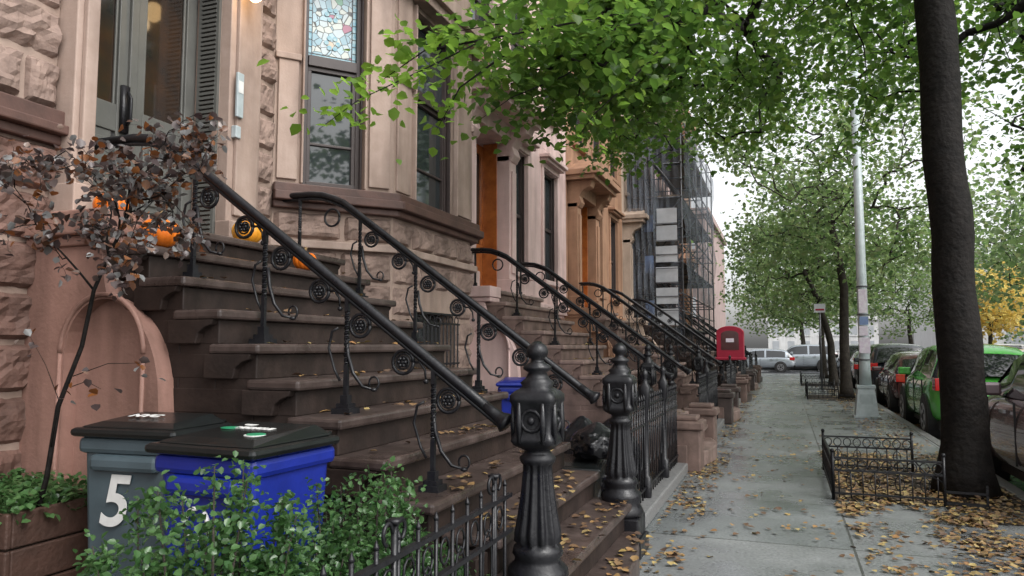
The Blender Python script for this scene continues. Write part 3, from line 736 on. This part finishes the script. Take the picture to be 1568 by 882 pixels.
twig(t1,[(-1.2,5.6,4.4),(-1.6,5.0,4.1),(-1.9,4.8,3.95)],160,.095,'leaf',.22)
twig(t1,[(-1.6,6.2,4.3),(-2.0,5.5,4.15),(-2.5,5.2,4.0)],260,.095,'leaf',.26)
twig(t1,[(-.9,6.6,4.5),(-1.1,5.9,4.15),(-1.2,5.4,3.95)],120,.095,'leaf',.22)
twig(t1,[(-1.4,8.0,4.6),(-1.9,7.3,4.2),(-2.3,6.9,3.9)],220,.095,'leaf',.28)
kp2=lambda p: (p[2]-1.5)/p[1]>.24 or p[0]/p[1]>-.06
tree('street_tree',[(1.7,23.6,-.02),(1.65,23.6,1.6),(1.72,23.5,3.2),(1.5,23.6,4.6),(1.4,23.6,5.4)],
 [(1.2,22.5,7.0,4.2,4.6,3.4,4),(2.6,22,4.6,2.4,3,1.4,1)],330,52,.13,'leaffar','bark2',r0=.15,xmin=-3.2,spread=.40,seed=5,gate=.15,keep=kp2)
tree('street_tree',[(1.75,30.6,-.02),(1.7,30.6,1.6),(1.3,30.5,3.2),(.8,30.4,4.4)],
 [(1.2,31,5.6,4.2,4.5,3.4,4)],260,50,.16,'leaffar','bark2',r0=.15,xmin=-2.2,spread=.46,seed=6,gate=.14,keep=kp2)
tree('street_tree',[(1.75,37.6,-.02),(1.7,37.6,1.6),(1.75,37.5,3.2),(1.6,37.4,4.4)],
 [(1.4,38,5.2,4.0,4.5,3.2,1)],210,48,.18,'leaffar','bark2',r0=.15,spread=.5,seed=8,gate=.1,keep=kp2)
for i,(x,y) in enumerate(((11.8,16),(11.8,25),(11.8,34),(1.4,60),(9.5,66),(16,58))):
    tree('street_tree',[(x,y,-.02),(x,y,1.6),(x-.1,y,3.2),(x,y,4.4)],[(x-.8,y,5.8,5.2,4.6,3.8,1)],230,46,.2,'leaffar','bark2',r0=.2,spread=.55,seed=20+i,gate=.08)
tree('autumn_tree',[(10.4,46,-.02),(10.4,46,1.5),(10.4,46,3)],[(10.4,46,4.0,2.0,3,1.8,1)],120,50,.2,'leafyellow','bark2',r0=.15,spread=.5,seed=40)
tree('autumn_tree',[(15,50,-.02),(15,50,1.5),(15,50,3)],[(15,50,4.6,3.0,3,2.2,1)],130,50,.2,'leafyellow','bark2',r0=.15,spread=.5,seed=41)
# ------------------------------------------------------------ bushes
def bush(c,r,n,size,m='bushleaf',name='bush',seed=0):
    rg=np.random.default_rng(seed); G=Grp(name); st=G.p('stems','bark2',True); P=[]
    ns=60
    for i in range(ns):
        u=rg.normal(size=3); u[2]=abs(u[2])*1.1+.1; u/=np.linalg.norm(u); k=rg.uniform(.68,1.12)
        tip=np.array(c)+u*np.array(r)*k; b0=np.array([c[0]+rg.normal()*.05,c[1]+rg.normal()*.05,.0])
        mid=(b0+tip)/2+np.array([u[0]*.1,u[1]*.1,.05])
        pts=[b0,mid,tip]; st.tube(pts,[.009,.006,.002],5)
        for s in range(n//ns):
            t=rg.uniform()**.5; q=mid*(1-t)+tip*t+rg.normal(size=3)*.05*(1.2-t*.7); P.append(q)
    e=G.done(); leafmesh('leaves',np.array(P),size,M[m],e,tilt=.6,aspect=.36)
bush((-1.74,1.92,.36),(.36,.40,.76),10000,.027,seed=1)
bush((-2.2,1.62,.2),(.48,.45,.44),8000,.027,seed=2)
bush((-1.80,1.40,.2),(.36,.36,.50),5500,.027,seed=7)
bush((-1.62,2.66,.38),(.27,.30,.66),7000,.027,seed=3)
bush((-1.42,3.0,.2),(.16,.16,.40),1600,.027,seed=4)
bush((-2.85,1.70,.10),(.42,.38,.38),5000,.027,seed=8)
# ------------------------------------------------------------ planter with sapling
G=Grp('wooden_planter'); p=G.p('box','wood',bevel=.008)
x0,x1,y0,y1=-4.16,-3.44,2.5,3.08
for k in range(4):
    z=.02+k*.175
    p.box(x0,x1,y0,y0+.03,z,z+.165); p.box(x0,x1,y1-.03,y1,z,z+.165); p.box(x0,x0+.03,y0+.03,y1-.03,z,z+.165); p.box(x1-.03,x1,y0+.03,y1-.03,z,z+.165)
G.p('soil','soil').box(x0+.03,x1-.03,y0+.03,y1-.03,.1,.66)
e=G.done()
pp=np.stack([rng.uniform(x0,x1+.03,1500),rng.uniform(y0,y1,1500),rng.uniform(.66,.80,1500)],1)
leafmesh('ground_cover',pp,.04,M['bushleaf'],e,tilt=.4)
G=Grp('purple_leaf_sapling'); st=G.p('stem','bark',True); rg=np.random.default_rng(15)
stem=[(-3.50,2.68,.6),(-3.45,2.7,.85),(-3.42,2.72,1.2),(-3.29,2.73,1.5),(-3.25,2.75,1.78),(-3.16,2.75,1.95),(-3.07,2.75,2.10),(-3.0,2.74,2.22)]
st.tube(stem,[.014,.013,.012,.011,.010,.009,.008,.006],7)
P=[]
def grow(p,d,ln,r,lev):
    p=np.array(p,float); d=np.array(d,float); d/=np.linalg.norm(d); pts=[p.copy()]; n=6
    for i in range(n):
        d=d+rg.normal(size=3)*.28+np.array([0,0,-.05*(lev>0)]); d/=np.linalg.norm(d); p=p+d*ln/n; pts.append(p.copy())
    st.tube(pts,[r*(1-.7*i/n) for i in range(n+1)],5)
    if lev<2:
        for i in range(2,n+1):
            if rg.uniform()<.95:
                dd=d+rg.normal(size=3)*.75; grow(pts[i],dd,ln*rg.uniform(.4,.65),r*.5,lev+1)
    if lev>0:
        for i in range(1,n+1):
            for q in range(2 if lev==2 else 1):
                if rg.uniform()<.72: P.append(pts[i]+rg.normal(size=3)*.022)
for (o,d,ln) in (((-3.07,2.75,2.10),(1,-.15,.30),.52),((-3.0,2.74,2.22),(.8,.1,.15),.60),((-3.0,2.74,2.22),(.2,-.1,.9),.34),((-3.16,2.75,1.95),(-.35,0,1),.50),((-3.25,2.75,1.78),(-.55,-.1,1),.62),((-3.12,2.75,2.02),(.5,.1,.7),.5),((-3.1,2.75,2.06),(-.1,-.2,1),.5)):
    grow(o,d,ln,.0065,0)
for (a,b) in (((-3.34,2.73,1.35),(-2.85,2.7,1.42)),((-3.40,2.72,1.2),(-3.55,2.65,1.55)),((-3.34,2.73,1.3),(-3.0,2.6,1.30)),((-3.43,2.7,1.0),(-3.25,2.6,1.25))):
    a=np.array(a);b=np.array(b); st.tube([a,(a+b)/2+np.array([0,0,.03]),b],[.003,.002,.001],4)
    for s in range(6): P.append(b+rg.normal(size=3)*.05)
e=G.done(); leafmesh('leaves',np.array(P),.042,M['purple'],e,tilt=.7)
# ------------------------------------------------------------ bins
def wheelie(name,c,rot,bodym,lidm,w=.56,dp=.66,h=1.06):
    G=Grp(name); T=Matrix.Translation(c)@Matrix.Rotation(rot,4,'Z')
    b=G.p('body',bodym,bevel=.025); b.box(-w/2,w/2,-dp/2,dp/2,.05,h-.08,T,taper=.84)
    b.box(-w/2-.02,w/2+.02,-dp/2-.02,dp/2+.02,h-.16,h-.08,T)
    b.box(-w/2+.06,w/2-.06,-dp/2-.035,-dp/2+.02,h-.24,h-.16,T)
    l=G.p('lid',lidm,bevel=.02)
    l.box(-w/2-.045,w/2+.045,-dp/2-.05,dp/2+.02,h-.078,h-.035,T)
    vs=[(-w/2-.02,-dp/2-.02,h-.035),(w/2+.02,-dp/2-.02,h-.035),(w/2+.02,dp/2,h-.035),(-w/2-.02,dp/2,h-.035),(-w/2+.05,-dp/2+.06,h-.01),(w/2-.05,-dp/2+.06,h-.01),(w/2-.05,dp/2-.03,h+.015),(-w/2+.05,dp/2-.03,h+.015)]
    l.add([tuple(T@Vector(v)) for v in vs],[(0,3,2,1),(4,5,6,7),(0,1,5,4),(1,2,6,5),(2,3,7,6),(3,0,4,7)])
    G.p('handle',lidm,True).tube([T@Vector((-w/2+.05,dp/2,h-.06)),T@Vector((-w/2+.05,dp/2+.06,h-.04)),T@Vector((w/2-.05,dp/2+.06,h-.04)),T@Vector((w/2-.05,dp/2,h-.06))],.014)
    wl=G.p('wheels','tyre',True)
    for sx in (-1,1): wl.tube([T@Vector((sx*(w/2-.08),dp/2-.08,.11)),T@Vector((sx*(w/2-.02),dp/2-.08,.11))],.11,18)
    return G,T,w,dp,h
def text(s,T,size,mt,parent,ext=.001,shear=0,off=.004):
    cu=bpy.data.curves.new('txt','FONT'); cu.body=s; cu.size=size; cu.extrude=ext; cu.shear=shear; cu.offset=off; cu.align_x='CENTER'; cu.align_y='CENTER'
    o=bpy.data.objects.new('lettering',cu); COL.objects.link(o); o.matrix_world=T; o.data.materials.append(M[mt]); 
    o.parent=parent; return o
R90=Matrix.Rotation(PI/2,4,'X')
G,T,w_,d_,h_=wheelie('grey_wheelie_bin',(-2.98,2.92,0),math.radians(4),'graybin','blackpl',.52,.38,1.14)
e=G.done(); text('5',T@Matrix.Translation((-.07,-d_/2-.004,.75))@R90,.34,'white',e,shear=.2,off=.006)
text('NYC',T@Matrix.Translation((-.05,-.02,h_+.010))@Matrix.Rotation(.08,4,'X'),.085,'white',e)
G,T,w_,d_,h_=wheelie('blue_recycling_bin',(-2.22,2.69,0),math.radians(-3),'bluebin','blackpl',.50,.50,1.13)
for (x,y,m,r) in ((-.13,.02,'greenst',.04),(.12,-.09,'white',.05),(.12,-.09,'greenst',.04),(-.10,.13,'white',.035)):
    G.p('sticker_'+m,m).lathe([(0,r),(.003,r)],T@Vector((x,y,h_-.001+(.003 if m=='greenst' else 0)+y*.06)),20)
e=G.done(); text('RECYCLE',T@Matrix.Translation((0,.03,h_+.006))@Matrix.Rotation(.06,4,'X'),.05,'white',e)
T2=T@Matrix.Translation((-.03,-d_/2-.004,.78))@R90
p=Part(M['white'],True)
for k in range(3):
    a0=k*2*PI/3+PI/2; p.tube([T2@Vector((.06*math.cos(a0+t*.28),.0+.06*math.sin(a0+t*.28),.0)) for t in range(6)],.010,6)
p.build('recycle_symbol',e)
G,T,w_,d_,h_=wheelie('blue_recycling_bin',(-3.02,8.55,0),math.radians(18),'bluebin','bluebin',.50,.48,1.10)
e=G.done(); T2=T@Matrix.Translation((0,-d_/2-.002,.66))@R90
text('RECYCLE',T2@Matrix.Translation((0,-.03,0)),.10,'white',e); 
p=Part(M['white'],True); 
for k in range(3):
    a0=k*2*PI/3+PI/2; p.tube([T2@Vector((.075*math.cos(a0+t*.28),.11+.075*math.sin(a0+t*.28),.005)) for t in range(6)],.012,6)
p.build('recycle_symbol',e)
G,T,w_,d_,h_=wheelie('black_wheelie_bin',(-1.78,6.45,0),.1,'blackpl','blackpl',.46,.46,.50); G.done()
def bag(c,r,seed):
    bm=bmesh.new(); bmesh.ops.create_icosphere(bm,subdivisions=5,radius=1)
    for v in bm.verts:
        q=v.co.copy(); k=1+.22*noise.noise(q*1.7+Vector((seed,0,0)))+.12*abs(noise.noise(q*5+Vector((seed,0,0))))+.05*abs(noise.noise(q*13+Vector((seed,0,0))))
        zz=q.z; 
        if zz<-.55: q.z=-.55-(abs(zz)-.55)*.2
        if zz>.7: k*=1-.55*(zz-.7)/.3; q.z+=.35*(zz-.7)/.3
        v.co=Vector((q.x*k*r[0],q.y*k*r[1],q.z*r[2]*(.8+.2*k)))+Vector(c)
    me=bpy.data.meshes.new('trash_bag'); bm.to_mesh(me); bm.free(); me.materials.append(M['bag'])
    for f in me.polygons: f.use_smooth=True
    o=bpy.data.objects.new('trash_bag',me); COL.objects.link(o)
bag((-1.58,6.5,.62),(.23,.25,.17),1); bag((-1.9,7.2,.30),(.33,.3,.42),4); bag((-1.75,7.9,.28),(.3,.3,.38),9)
# ------------------------------------------------------------ pumpkins
def pumpkin(c,r,m='pumpkin'):
    G=Grp('pumpkin'); p=G.p('flesh',m,True); n=96; vs=[];K=16
    for i in range(K+1):
        a=-PI/2+PI*i/K
        for k in range(n):
            th=2*PI*k/n; rr=max(.0001,math.cos(a))**.85*r*(1-.07*(1-abs(math.sin(6*th))**.7)*max(0,math.cos(a))**.5)
            z=math.sin(a)*r*.82-(.16*r*max(0,math.sin(a))**6)
            vs.append((c[0]+rr*math.cos(th),c[1]+rr*math.sin(th),c[2]+r*.80+z))
    p.add(vs,[(i*n+k,i*n+(k+1)%n,(i+1)*n+(k+1)%n,(i+1)*n+k) for i in range(K) for k in range(n)])
    z=c[2]+r*1.45; G.p('stem','stem',True).tube([(c[0],c[1],z-.02),(c[0]+.002,c[1],z+r*.25),(c[0]+r*.12,c[1],z+r*.5)],[r*.2,r*.13,r*.11],8); G.done()
pumpkin((-3.44,3.34,tz(1)),.112); pumpkin((-3.86,3.36,tz(0)+.015),.10); pumpkin((-3.78,4.5,tz(0)),.115,'ypumpkin'); pumpkin((-3.42,4.72,tz(1)),.09)
# ------------------------------------------------------------ cars
def car(name,xc,yc,L,W,H,paint,rot=0,suv=False):
    G=Grp(name); T=Matrix.Translation((xc,yc,-.136))@Matrix.Rotation(rot,4,'Z'); k=L/4.3; hz=H/1.5
    st=[(0,.45,.72,.74),(.05,.36,.86,.86),(.25,.30,1.0,.95),(.7,.25,1.03,1.0),(1.5,.23,1.0,1.0),(2.7,.23,.98,1.0),(3.2,.24,.97,.99),(3.7,.27,.88,.95),(4.12,.32,.74,.86),(4.25,.38,.66,.78),(4.3,.45,.6,.68)]
    b=G.p('body',paint,True,sub=1); n=0; vs=[]
    ring=lambda zb,zt,w:[(-w*.86,zb),(-w*.99,zb+.10*(zt-zb)),(-w*1.0,zb+.5*(zt-zb)),(-w*.985,zb+.72*(zt-zb)),(-w*.93,zt-.03),(-w*.80,zt),(0,zt+.035),(w*.80,zt),(w*.93,zt-.03),(w*.985,zb+.72*(zt-zb)),(w,zb+.5*(zt-zb)),(w*.99,zb+.10*(zt-zb)),(w*.86,zb)]
    for (s,zb,zt,wf) in st:
        for (x,z) in ring(zb,zt*hz,W/2*wf): vs.append(tuple(T@Vector((x,s*k-L/2,z)))); 
    n=13; m=len(st)
    b.add(vs,[(i*n+j,i*n+(j+1)%n,(i+1)*n+(j+1)%n,(i+1)*n+j) for i in range(m-1) for j in range(n)]+[tuple(range(n)),tuple(range((m-1)*n,m*n))])
    g=[(.10,1.0,0),(.42,1.34,0),(.55,1.41,1),(.75,1.46,0),(1.62,1.50,0),(1.72,1.50,1),(2.35,1.46,0),(2.62,1.38,1),(3.30,.97,0)] if not suv else [(.06,1.0,0),(.22,1.38,0),(.35,1.45,1),(.6,1.48,0),(1.62,1.50,0),(1.72,1.50,1),(2.35,1.47,0),(2.62,1.4,1),(3.2,.97,0)]
    gp=G.p('cabin',paint,True); gp.mats=[M[paint],M['cglass']]
    vs=[];
    for (s,zr,_) in g:
        u=(zr-.97)/.53; w=W/2*(.92 if 0.3<s<3 else .84); zr=zr*hz; zb=.95*hz
        wt=w-(.20*u); 
        sec=[(-w,zb),(-wt-.02,max(zb,zr-.10)),(-wt+.06,max(zb,zr-.03)),(-wt*.5,zr),(0,zr+.01),(wt*.5,zr),(wt-.06,max(zb,zr-.03)),(wt+.02,max(zb,zr-.10)),(w,zb)]
        for x,z in sec: vs.append(tuple(T@Vector((x,s*k-L/2,z))))
    o=len(gp.v); gp.v.extend(vs)
    for i in range(len(g)-1):
        for j in range(8):
            side=j in (0,7); ends=i in (0,len(g)-2) and j in (2,3,4,5)
            gl=(side and not (i in (1,4))) or ends
            gp.f.append((o+i*9+j,o+i*9+j+1,o+(i+1)*9+j+1,o+(i+1)*9+j)); gp.mi.append(1 if gl else 0)
    R=.33*hz
    for s in (.82,3.42):
        for sx in (-1,1):
            X=sx*W/2; y=s*k-L/2
            G.p('wheel_well_shade','tyre').tube([T@Vector((X-sx*.25,y,R)),T@Vector((X+sx*.006,y,R))],R*1.14,28)  # dark disc paints the shaded wheel opening on the uncut body
            G.p('tyres','tyre',bevel=.02).tube([T@Vector((X-sx*.2,y,R)),T@Vector((X+sx*.02,y,R))],R,28)
            G.p('rims','rim').tube([T@Vector((X-sx*.1,y,R)),T@Vector((X+sx*.026,y,R))],R*.66,20)
            G.p('hub_gaps','tyre').tube([T@Vector((X,y,R)),T@Vector((X+sx*.029,y,R))],R*.2,10)
            for q in range(5):
                a=q*2*PI/5; G.p('hub_gaps','tyre').tube([T@Vector((X,y+R*.43*math.cos(a),R+R*.43*math.sin(a))),T@Vector((X+sx*.029,y+R*.43*math.cos(a),R+R*.43*math.sin(a)))],R*.13,8)
    tl=G.p('tail_lights','tail',bevel=.01); hl=G.p('head_lights','head',bevel=.01)
    for sx in (-1,1):
        a,bb=sorted((sx*W/2*.70,sx*W/2*.93)); tl.box(a,bb,-L/2-.0+.02*k,-L/2+.30*k,.78*hz,.97*hz,T)
        a,bb=sorted((sx*W/2*.58,sx*W/2*.88)); hl.box(a,bb,L/2-.30*k,L/2-.06,.60*hz,.72*hz,T)
        a,bb=sorted((sx*W/2*.93,sx*(W/2+.17))); G.p('mirrors',paint,bevel=.03).box(a,bb,2.55*k-L/2,2.72*k-L/2,.95*hz,1.08*hz,T)
        for q in (1.25,2.25): G.p('door_handles','rim').box(min(sx*W/2*.99,sx*(W/2+.02)),max(sx*W/2*.99,sx*(W/2+.02)),q*k-L/2,q*k-L/2+.16,.80*hz,.83*hz,T)
        for q in (1.0,1.95,2.95):
            X0,X1=sorted((sx*(W/2-.02),sx*(W/2+.002))); G.p('door_seams','tyre').box(X0,X1,q*k-L/2,q*k-L/2+.008,.34*hz,.92*hz,T)
    G.p('bumper','blackpl',bevel=.02).box(-W*.40,W*.40,-L/2-.03,-L/2+.1,.30,.44,T); G.p('bumper','blackpl').box(-W*.36,W*.36,L/2-.1,L/2+.03,.34,.46,T)
    G.p('plate','white').box(-.16,.16,-L/2-.012,-L/2+.05,.58,.70,T)
    G.p('underbody','tyre').box(-W*.42,W*.42,-L/2+.3,L/2-.3,.18,.34,T)
    G.done()
car('parked_hatchback',3.24,16.5,4.2,1.78,1.68,'greencar')
car('parked_sedan',3.15,9.35,4.7,1.82,1.70,'mauve')
car('parked_sedan',3.32,22.0,4.5,1.78,1.5,'redcar')
car('parked_suv',3.36,27.6,4.6,1.86,1.72,'darkcar',suv=True)
car('parked_sedan',3.32,33.2,4.5,1.78,1.46,'silver')
car('parked_suv',3.36,39,4.6,1.86,1.72,'darkcar',suv=True)
car('parked_sedan',-1.6,50,4.5,1.78,1.46,'silver',PI/2); car('parked_suv',1.0,53,4.6,1.85,1.75,'silver',PI/2,suv=True)
car('parked_sedan',6.6,50,4.5,1.78,1.46,'darkcar',PI/2)
for i,(y,m) in enumerate(((14,'whitecar'),(20,'darkcar'),(27,'silver'),(33,'redcar'),(39,'whitecar'))): car('parked_sedan',9.9,y,4.5,1.8,1.5,m,PI)
car('parked_suv',12.5,56,4.6,1.86,1.8,'whitecar',PI/2,suv=True); car('parked_sedan',8,58,4.6,1.86,1.5,'redcar',PI/2)
# ------------------------------------------------------------ street lamp
G=Grp('street_lamp'); p=G.p('pole','galv',True); x,y=1.60,17.3
b=G.p('base','galv',bevel=.02); b.box(x-.26,x+.26,y-.26,y+.26,0,.05); 
b.add([(x-.22,y-.22,.05),(x+.22,y-.22,.05),(x+.22,y+.22,.05),(x-.22,y+.22,.05),(x-.16,y-.16,.62),(x+.16,y-.16,.62),(x+.16,y+.16,.62),(x-.16,y+.16,.62)],[(0,3,2,1),(4,5,6,7),(0,1,5,4),(1,2,6,5),(2,3,7,6),(3,0,4,7)])
b.box(x-.18,x+.18,y-.18,y+.18,.62,.68); b.box(x-.12,x+.12,y-.195,y-.19,.15,.5)
p.tube([(x,y,.68),(x,y,1.0),(x,y,8.2)],[.125,.11,.075],12)
p.tube([(x,y,7.6),(x+.2,y,8.3),(x+.9,y,8.7),(x+2.2,y,8.85)],[.05,.05,.045,.04],8); p.box(x+2.0,x+2.7,y-.14,y+.14,8.78,8.92)
fl=G.p('flyers','paper'); 
fl.box(x-.10,x+.11,y-.125,y-.115,1.35,1.68); fl.box(x-.09,x+.08,y-.122,y-.112,1.72,1.92); G.p('blue_flyers','blueshade').box(x-.08,x+.09,y-.12,y-.112,1.95,2.12); fl.box(x-.08,x+.08,y-.118,y-.108,2.2,2.7)
for z in (1.2,2.15,2.75): G.p('straps','steelpole',True).tube([(x,y,z),(x,y,z+.03)],.12,16)
G.done()
G=Grp('parking_sign'); p=G.p('post','steelpole',True); p.tube([(1.2,27.5,0),(1.2,27.5,2.9)],.03,8); G.p('panel','tarp').box(1.02,1.38,27.45,27.47,2.65,2.95); G.p('panel_red','redbox').box(1.06,1.34,27.446,27.449,2.72,2.78); G.done()
G=Grp('red_arched_box'); p=G.p('shell','redbox',bevel=.015); x,y=-1.30,19.9
pr=[(x-.34,1.18),(x+.34,1.18),(x+.34,1.85)]+[(x+.34*math.cos(a*PI/12),1.85+.17*math.sin(a*PI/12)) for a in range(1,12)]+[(x-.34,1.85)]
p.prism(pr,'y',y,y+.4); p.box(x-.38,x+.38,y-.02,y+.42,1.14,1.21)
pr=[(x-.22,1.4),(x+.22,1.4),(x+.22,1.80)]+[(x+.22*math.cos(a*PI/12),1.80+.1*math.sin(a*PI/12)) for a in range(1,12)]+[(x-.22,1.80)]
G.p('notice','paper').box(x-.10,x+.10,y-.012,y-.007,1.60,1.70); G.p('inset','redcar').prism(pr,'y',y-.006,y-.001)
G.p('leg','iron').box(x-.05,x+.05,y+.15,y+.25,0,1.14); G.done()
# ------------------------------------------------------------ scaffold
G=Grp('scaffolding'); p=G.p('poles','steelpole',True); x0,x1,y0,y1=-4.05,-2.65,21.4,31.2; H=8.6
ys=[y0+i*(y1-y0)/5 for i in range(6)]; zs=[1.9*i+2 for i in range(4)]
for y in ys:
    for x in (x0,x1): p.tube([(x,y,0),(x,y,H)],.028,6)
    for z in zs: p.tube([(x0,y,z),(x1,y,z)],.024,6); p.tube([(x0,y,z+1),(x1,y,z+1)],.02,6)
    for i,z in enumerate(zs): p.tube([(x0,y,z),(x1,y,z+1.9)] if i%2 else [(x1,y,z),(x0,y,z+1.9)],.02,6)
for z in zs:
    for x in (x0,x1):
        for dz in (0,.5,1.0): p.tube([(x,y0-.2,z+dz),(x,y1+.2,z+dz)],.022,6)
    G.p('planks','plank').box(x0+.1,x1-.05,y0,y1,z+.02,z+.07)
pn=G.p('tarps','tarp')
for z in (2.1,2.7,3.3,3.9,4.5,5.0): pn.box(x1-.72+.03*math.sin(z*9),x1-.12,y0-.16-.02*math.sin(z*5),y0-.15-.02*math.sin(z*5),z,z+.46)
for z in (2.5,2.9,3.3,3.7,4.1,4.5,5.0): G.p('tarp_straps','steelpole').box(x1-.76,x1-.1,y0-.20,y0-.19,z,z+.025)
for z in (2.3,3.6,4.8): G.p('blue_sheets','blueshade').box(x1-1.05,x1-.8,y0-.16,y0-.14,z,z+.5)
nt=G.p('netting','net')
def netpl(a,b,z0,z1):
    T,W=frame(a,b); nx=14;nz=14; vs=[tuple(T@Vector((W*i/nx,.05*math.sin(i*2.1+j*.7)+.04*math.sin(j*1.7),z0+(z1-z0)*j/nz))) for j in range(nz+1) for i in range(nx+1)]
    nt.add(vs,[(j*(nx+1)+i,j*(nx+1)+i+1,(j+1)*(nx+1)+i+1,(j+1)*(nx+1)+i) for j in range(nz) for i in range(nx)])
netpl((x0-.1,y0-.0),(x1,y0-.0),1.4,H-.2); netpl((x0-.1,y0-.35),(x1-.7,y0-.35),1.4,H-1.2); netpl((x1+.08,y0),(x1+.08,y1),3.0,H-.2)
G.done()
# ------------------------------------------------------------ distant buildings
def block(name,x0,x1,y0,y1,h,wm,nw,nf):
    G=Grp(name); b=G.p('walls',wm); b.box(x0,x1,y0,y1,-.13,h); g=G.p('windows','farglass'); t=G.p('cornice',wm); t.box(x0-.3,x1+.3,y0-.35,y1,h,h+.5)
    for i in range(nw):
        for j in range(nf):
            a=x0+(x1-x0)*(i+.28)/nw; c=x0+(x1-x0)*(i+.72)/nw; z=1+j*(h-1)/nf
            g.box(a,c,y0-.02,y0+.01,z,z+(h-1)/nf*.6); t.box(a-.1,c+.1,y0-.1,y0,z-.15,z-.02)
    G.done()
block('apartment_building',-30,-5.6,60,80,12,'brickwall',8,4)
block('corner_building',14,40,75,95,9,'palewall',8,3)
block('pale_building',-2,12,110,125,5,'palewall',7,2)
block('apartment_building',28,60,52,70,10,'palewall',8,3)
# ------------------------------------------------------------ fallen leaves
L=[]
def scat(n,x0,x1,y0,y1,z=.006,f=None):
    x=rng.uniform(x0,x1,n*4); y=rng.uniform(y0,y1,n*4)
    cl=np.array([noise.noise(Vector((a*1.6,b*1.6,3)))+.5*noise.noise(Vector((a*5,b*5,9))) for a,b in zip(x,y)])
    k=rng.uniform(-.5,.7,n*4)<cl
    x,y=x[k][:n],y[k][:n]; L.append(np.stack([x,y,z+rng.uniform(0,.018,len(x))],1))
scat(520,-1.0,2.1,3,14); scat(600,-1,2.1,12,40)
scat(560,-1.08,-.72,3.5,12); scat(420,-1.08,-.8,11,30); scat(900,.5,2.1,4,8); scat(3600,.45,2.12,7.2,11.5,.012); scat(1100,1.3,2.12,11,30)
scat(900,2.3,2.7,5,30,-.13); scat(800,1.1,2.1,4,7.5); scat(800,-3.3,-1.35,6,9,.0)
scat(500,-4,-1.35,.5,3.1,0)
for k in range(0,11): 
    n=nose(k); m=[5,8,12,16,22,26,32,38,44,60,60][k]
    x=rng.uniform(n-.24,n,m); y=3.25+2.3*rng.uniform(0,1,m)**.8; 
    if k>=8: y=rng.uniform(3.5,5.45,m)
    L.append(np.stack([x,y,np.full(m,tz(k)+.006)+rng.uniform(0,.012,m)],1))
m=60; L.append(np.stack([rng.uniform(-1.05,-.88,m),rng.uniform(3.7,5.3,m),np.full(m,tz(11)+.006)],1))
for d in (5.8,11.6):
    for k in range(0,11):
        n=nose(k); m=16; L.append(np.stack([rng.uniform(n-.24,n,m),d+rng.uniform(3.3,5.5,m),np.full(m,tz(k)+.01)],1))
leafmesh('fallen_leaves',np.concatenate(L),.054,M['fallen'],tilt=.16,flat=True,fold=.1)
# ------------------------------------------------------------ world, sun, camera
w=bpy.data.worlds.new('World'); S.world=w; w.use_nodes=True; nt=w.node_tree
sky=nd(nt,'ShaderNodeTexSky',sky_type='NISHITA'); sky.sun_disc=False; sky.sun_elevation=math.radians(48); sky.sun_rotation=math.radians(115); sky.dust_density=4; sky.air_density=1.0
hs=nd(nt,'ShaderNodeHueSaturation'); hs.inputs['Saturation'].default_value=.12; hs.inputs['Value'].default_value=2.25
nt.links.new(sky.outputs[0],hs.inputs['Color']); bg=nt.nodes['Background']; nt.links.new(hs.outputs[0],bg.inputs['Color']); bg.inputs['Strength'].default_value=.15
sl=bpy.data.lights.new('sun','SUN'); sl.energy=.5; sl.angle=math.radians(30); sl.color=(1,.98,.95)
so=bpy.data.objects.new('sun',sl); COL.objects.link(so)
az=math.radians(115); el=math.radians(48); dv=Vector((math.sin(az)*math.cos(el),math.cos(az)*math.cos(el),math.sin(el)))
so.rotation_euler=dv.to_track_quat('Z','Y').to_euler()
cam=bpy.data.cameras.new('camera'); cam.lens=25.94; cam.sensor_width=36; cam.clip_end=1500; cam.clip_start=.05
co=bpy.data.objects.new('camera',cam); COL.objects.link(co); co.location=(0,0,1.5); co.rotation_euler=(math.radians(94.5),0,math.radians(20.15)); S.camera=co
S.view_settings.view_transform='Standard'; S.view_settings.look='None'; S.view_settings.exposure=0
